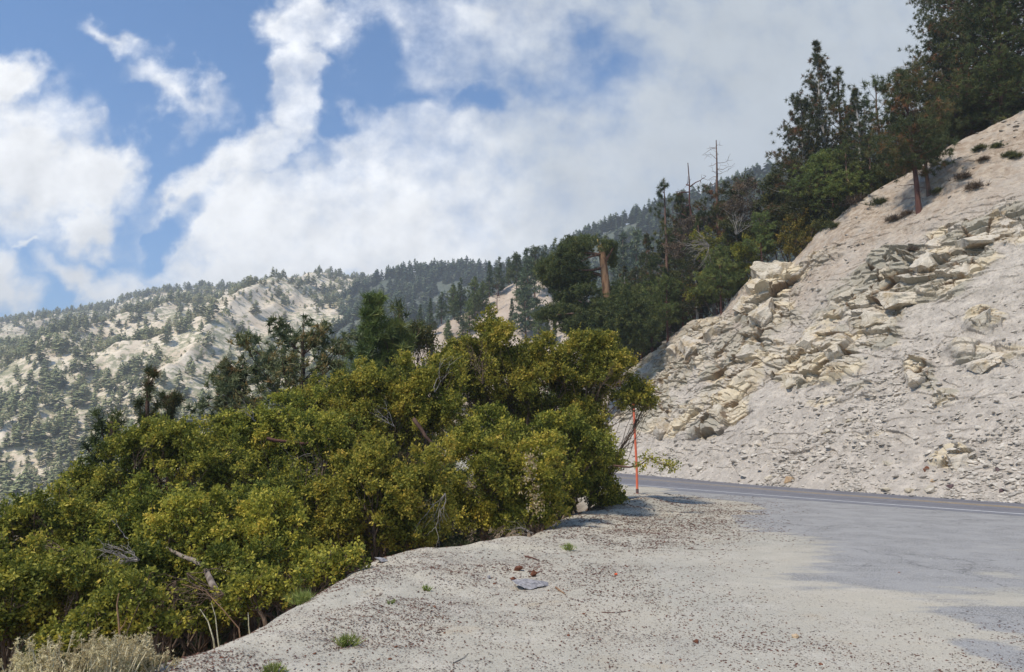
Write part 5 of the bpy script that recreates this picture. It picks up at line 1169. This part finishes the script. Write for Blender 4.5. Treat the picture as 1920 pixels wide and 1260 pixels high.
# ------------------------------------------------------------------ plants on and under the lip
def rabbitbrush(px, Y, top, n, wpx, lab, lean=.15, mat_s=None):
    u, _ = pix(px, top); x = u * Y; base = np.array([x, Y, float(gz(x, Y))]); root = thing('brush_plant', lab, 'brush', base, 'straw-coloured brush along the bottom of the bank')
    H = CAM_H + pix(px, top)[1] * Y - base[2]; W = upix(wpx, Y); st = Tubes(); P = []
    for i in range(int(n * .55)):
        o = RNG.normal(size=2) * W * .24; tip = np.array([o[0] * 1.9 + RNG.normal() * .02, o[1] * 2.0, H * RNG.uniform(.55, 1.0) ** .8])
        q = wig([o[0] * .5, o[1] * .5, -.05], tip, 6, .08); st.add(q, np.linspace(.0075, .0045, 6), 4)
        k = RNG.integers(9, 18); P.append(tip + RNG.normal(size=(k, 3)) * [.011, .011, .030] - [0, 0, .02])
        for _ in range(1):
            j = RNG.integers(3, 5); q2 = wig(q[j], q[j] + [RNG.normal() * .03, RNG.normal() * .03, H * .2], 3, .1); st.add(q2, [.0025, .002, .0015], 3); P.append(q2[-1] + RNG.normal(size=(9, 3)) * .014)
    st.build('stem', mat_s or straw_stem, root)
    P = np.concatenate(P); V, tn = blades(P, np.tile([[0, 0, 1.]], (len(P), 1)), 7, .024, .007, RNG.uniform(.1, 1, len(P)), .8); tri_mesh('flower_head', V, tn, m_straw, root)
    G = RNG.normal(size=(n, 3)) * [W * .3, W * .3, 0] + np.array([0, 0, 1]) * RNG.uniform(.0, H * .45, (n, 1)); V, tn = blades(G, np.tile([[0, 0, 1.]], (len(G), 1)), 5, .07, .006, RNG.uniform(0, .8, len(G)), .4); tri_mesh('leaf', V, tn, m_sage, root)
m_sage = leaf_mat("sage green leaves", [(0, (0.12, 0.13, 0.05)), (.6, (0.24, 0.24, 0.11)), (1, (0.36, 0.33, 0.18))], .2)
straw_stem = bark("straw stems", (0.45, 0.39, 0.24), (0.70, 0.62, 0.42), 30)
for a in [(10, 5.6, 1222, 26, 90, 'grey-green brush clump at the bottom corner of the bank'), (75, 5.9, 1200, 30, 80, 'brush clump with a frothy pale top, second from the corner'), (130, 5.5, 1205, 30, 70, 'straw brush clump crowded in the middle of the row'), (180, 5.8, 1190, 34, 70, 'tallest straw brush clump with full heads'), (228, 5.6, 1192, 30, 60, 'straw brush clump just beside the tallest'), (268, 6.0, 1208, 22, 50, 'small straw brush clump at the sand end of the row'), (100, 5.2, 1226, 24, 80, 'low brush clump in front of the frothy one'), (40, 5.2, 1235, 22, 80, 'lowest brush clump in the corner'), (292, 5.9, 1216, 18, 36, 'short straw brush clump almost on the sand'), (205, 5.3, 1206, 22, 60, 'straw brush clump in front of the tallest')]: rabbitbrush(*a)
def cane(pts, Y, rad, lab, mat):
    q = [at(x, y, Y) for x, y in pts]; g_ = float(gz(q[0][0], q[0][1])) - .03
    if q[0][2] > g_ and 'fork' not in lab: q.insert(0, np.array([q[0][0] + .02, q[0][1] + .02, g_]))
    T_ = Tubes(); T_.add(q, np.linspace(rad, rad * .35, len(q)), 6); return tag(T_.build('dry_stalk', mat), lab, 'stalk')
cane([(224, 1262), (225, 1200), (222, 1160), (219, 1135), (223, 1112)], 6.2, .011, 'tall bare orange-brown stalk rising out of the straw brush', m_bark_tan)
cane([(224, 1182), (232, 1172), (238, 1158)], 6.2, .006, 'side fork of the tall bare stalk', m_bark_tan)
cane([(226, 1225), (240, 1180), (262, 1130)], 6.6, .007, 'thin stalk leaning over behind the tall bare one', m_twig)
cane([(400, 1198), (390, 1165), (375, 1142)], 7.2, .009, 'pale straw stalk leaning out of the bank', straw_stem)
cane([(408, 1195), (404, 1155), (396, 1130)], 7.2, .007, 'slim upright straw stalk with seed heads', straw_stem)
cane([(448, 1178), (420, 1145), (385, 1108), (340, 1095)], 7.6, .008, 'long arching tan cane over the shady bank', m_bark_tan)
cane([(466, 1172), (466, 1160), (465, 1148)], 7.6, .007, 'short pale stub standing on the lip', straw_stem)
def weed(px, py, hpx, wpx, lab, mat, n=26, name='weed', blade=.012):
    p = gpt(px, py); H = upix(hpx, p[1]); W = upix(wpx, p[1]) * .5; q = RNG.normal(size=(n, 3)) * [W * .3, W * .3, 0]; A = unit(q * 1.2 / max(W, .01) + [0, 0, .9])
    V, tn = blades(q, A, 3, H * 1.05, blade, RNG.uniform(0, 1, n), .25); 
    q2 = q + A * H * .5; V2, tn2 = blades(q2, A, 4, H * .35, blade * .8, RNG.uniform(.2, 1, n), .6)
    o = tri_mesh(name, np.concatenate([V, V2]), np.concatenate([tn, tn2]), mat); o.location = tuple(float(c) for c in p); tag(o, lab, 'weed' if name == 'weed' else 'grass')
weed(1066, 1032, 15, 24, 'bright green weed on the side of the sand hump', m_weed, 30)
weed(799, 1108, 13, 18, 'small green weed in the middle of the sand mound', m_weed, 14)
weed(735, 1132, 10, 22, 'tiny sparse weed on the sand, downhill of the middle one', m_weed, 8)
weed(650, 1212, 26, 40, 'green weed with stubby upright shoots, biggest on the sand', m_weed, 26)
weed(512, 1262, 20, 40, 'green weed cut by the bottom of the picture', m_weed, 26)
weed(563, 1133, 30, 46, 'grass tuft with dry blades on the lip of the bank', m_weed, 60, 'grass_tuft', .008)
weed(575, 1120, 44, 60, 'dry straw blades standing through the grass tuft', m_straw, 22, 'grass_tuft', .006)
weed(335, 1215, 22, 46, 'grey-green cushion with white seed heads at the brush end', m_sage, 50, 'grass_tuft', .007)
weed(440, 1180, 20, 60, 'dry grass fringe along the lip', m_straw, 30, 'grass_tuft', .005)
p = gpt(330, 1212); P = np.array(p) + RNG.normal(size=(16, 3)) * [.09, .09, .03] + [0, 0, .13]; T_ = Tubes()
for q in P: T_.add([np.array([q[0] * .6 + p[0] * .4, q[1] * .6 + p[1] * .4, p[2] - .02]), q], [.002, .0015], 3)
o = T_.build('seed_stalk', straw_stem); tag(o, 'white-headed seed stalks over the grey-green cushion', 'seed stalks')
V, tn = blades(np.repeat(P, 3, 0), np.tile([[0, 0, 1.]], (48, 1)), 10, .012, .006, np.ones(48), .95); V_ = tri_mesh('seed_head', V, tn, m_paleleaf, o)

# ------------------------------------------------------------------ haze: the air between here and the mountain
def haze():
    x0, x1, y0, y1, z0, z1 = -2700, 2700, -900, 2700, -63, 330
    V = [(x, y, z) for z in (z0, z1) for y in (y0, y1) for x in (x0, x1)]
    Fs = [[0, 2, 3, 1], [4, 5, 7, 6], [0, 1, 5, 4], [2, 6, 7, 3], [0, 4, 6, 2], [1, 3, 7, 5]]
    m = bpy.data.materials.new("haze air"); m.use_nodes = True; m.node_tree.nodes.clear()
    o_ = m.node_tree.nodes.new('ShaderNodeOutputMaterial'); v = m.node_tree.nodes.new('ShaderNodeVolumePrincipled')
    v.inputs['Color'].default_value = (0.88, 0.94, 1.0, 1); v.inputs['Density'].default_value = HAZE; v.inputs['Anisotropy'].default_value = 0.0
    m.node_tree.links.new(v.outputs[0], o_.inputs['Volume'])
    mesh('haze', V, Fs, m)['kind'] = 'stuff'
HAZE = 0.00054
haze()
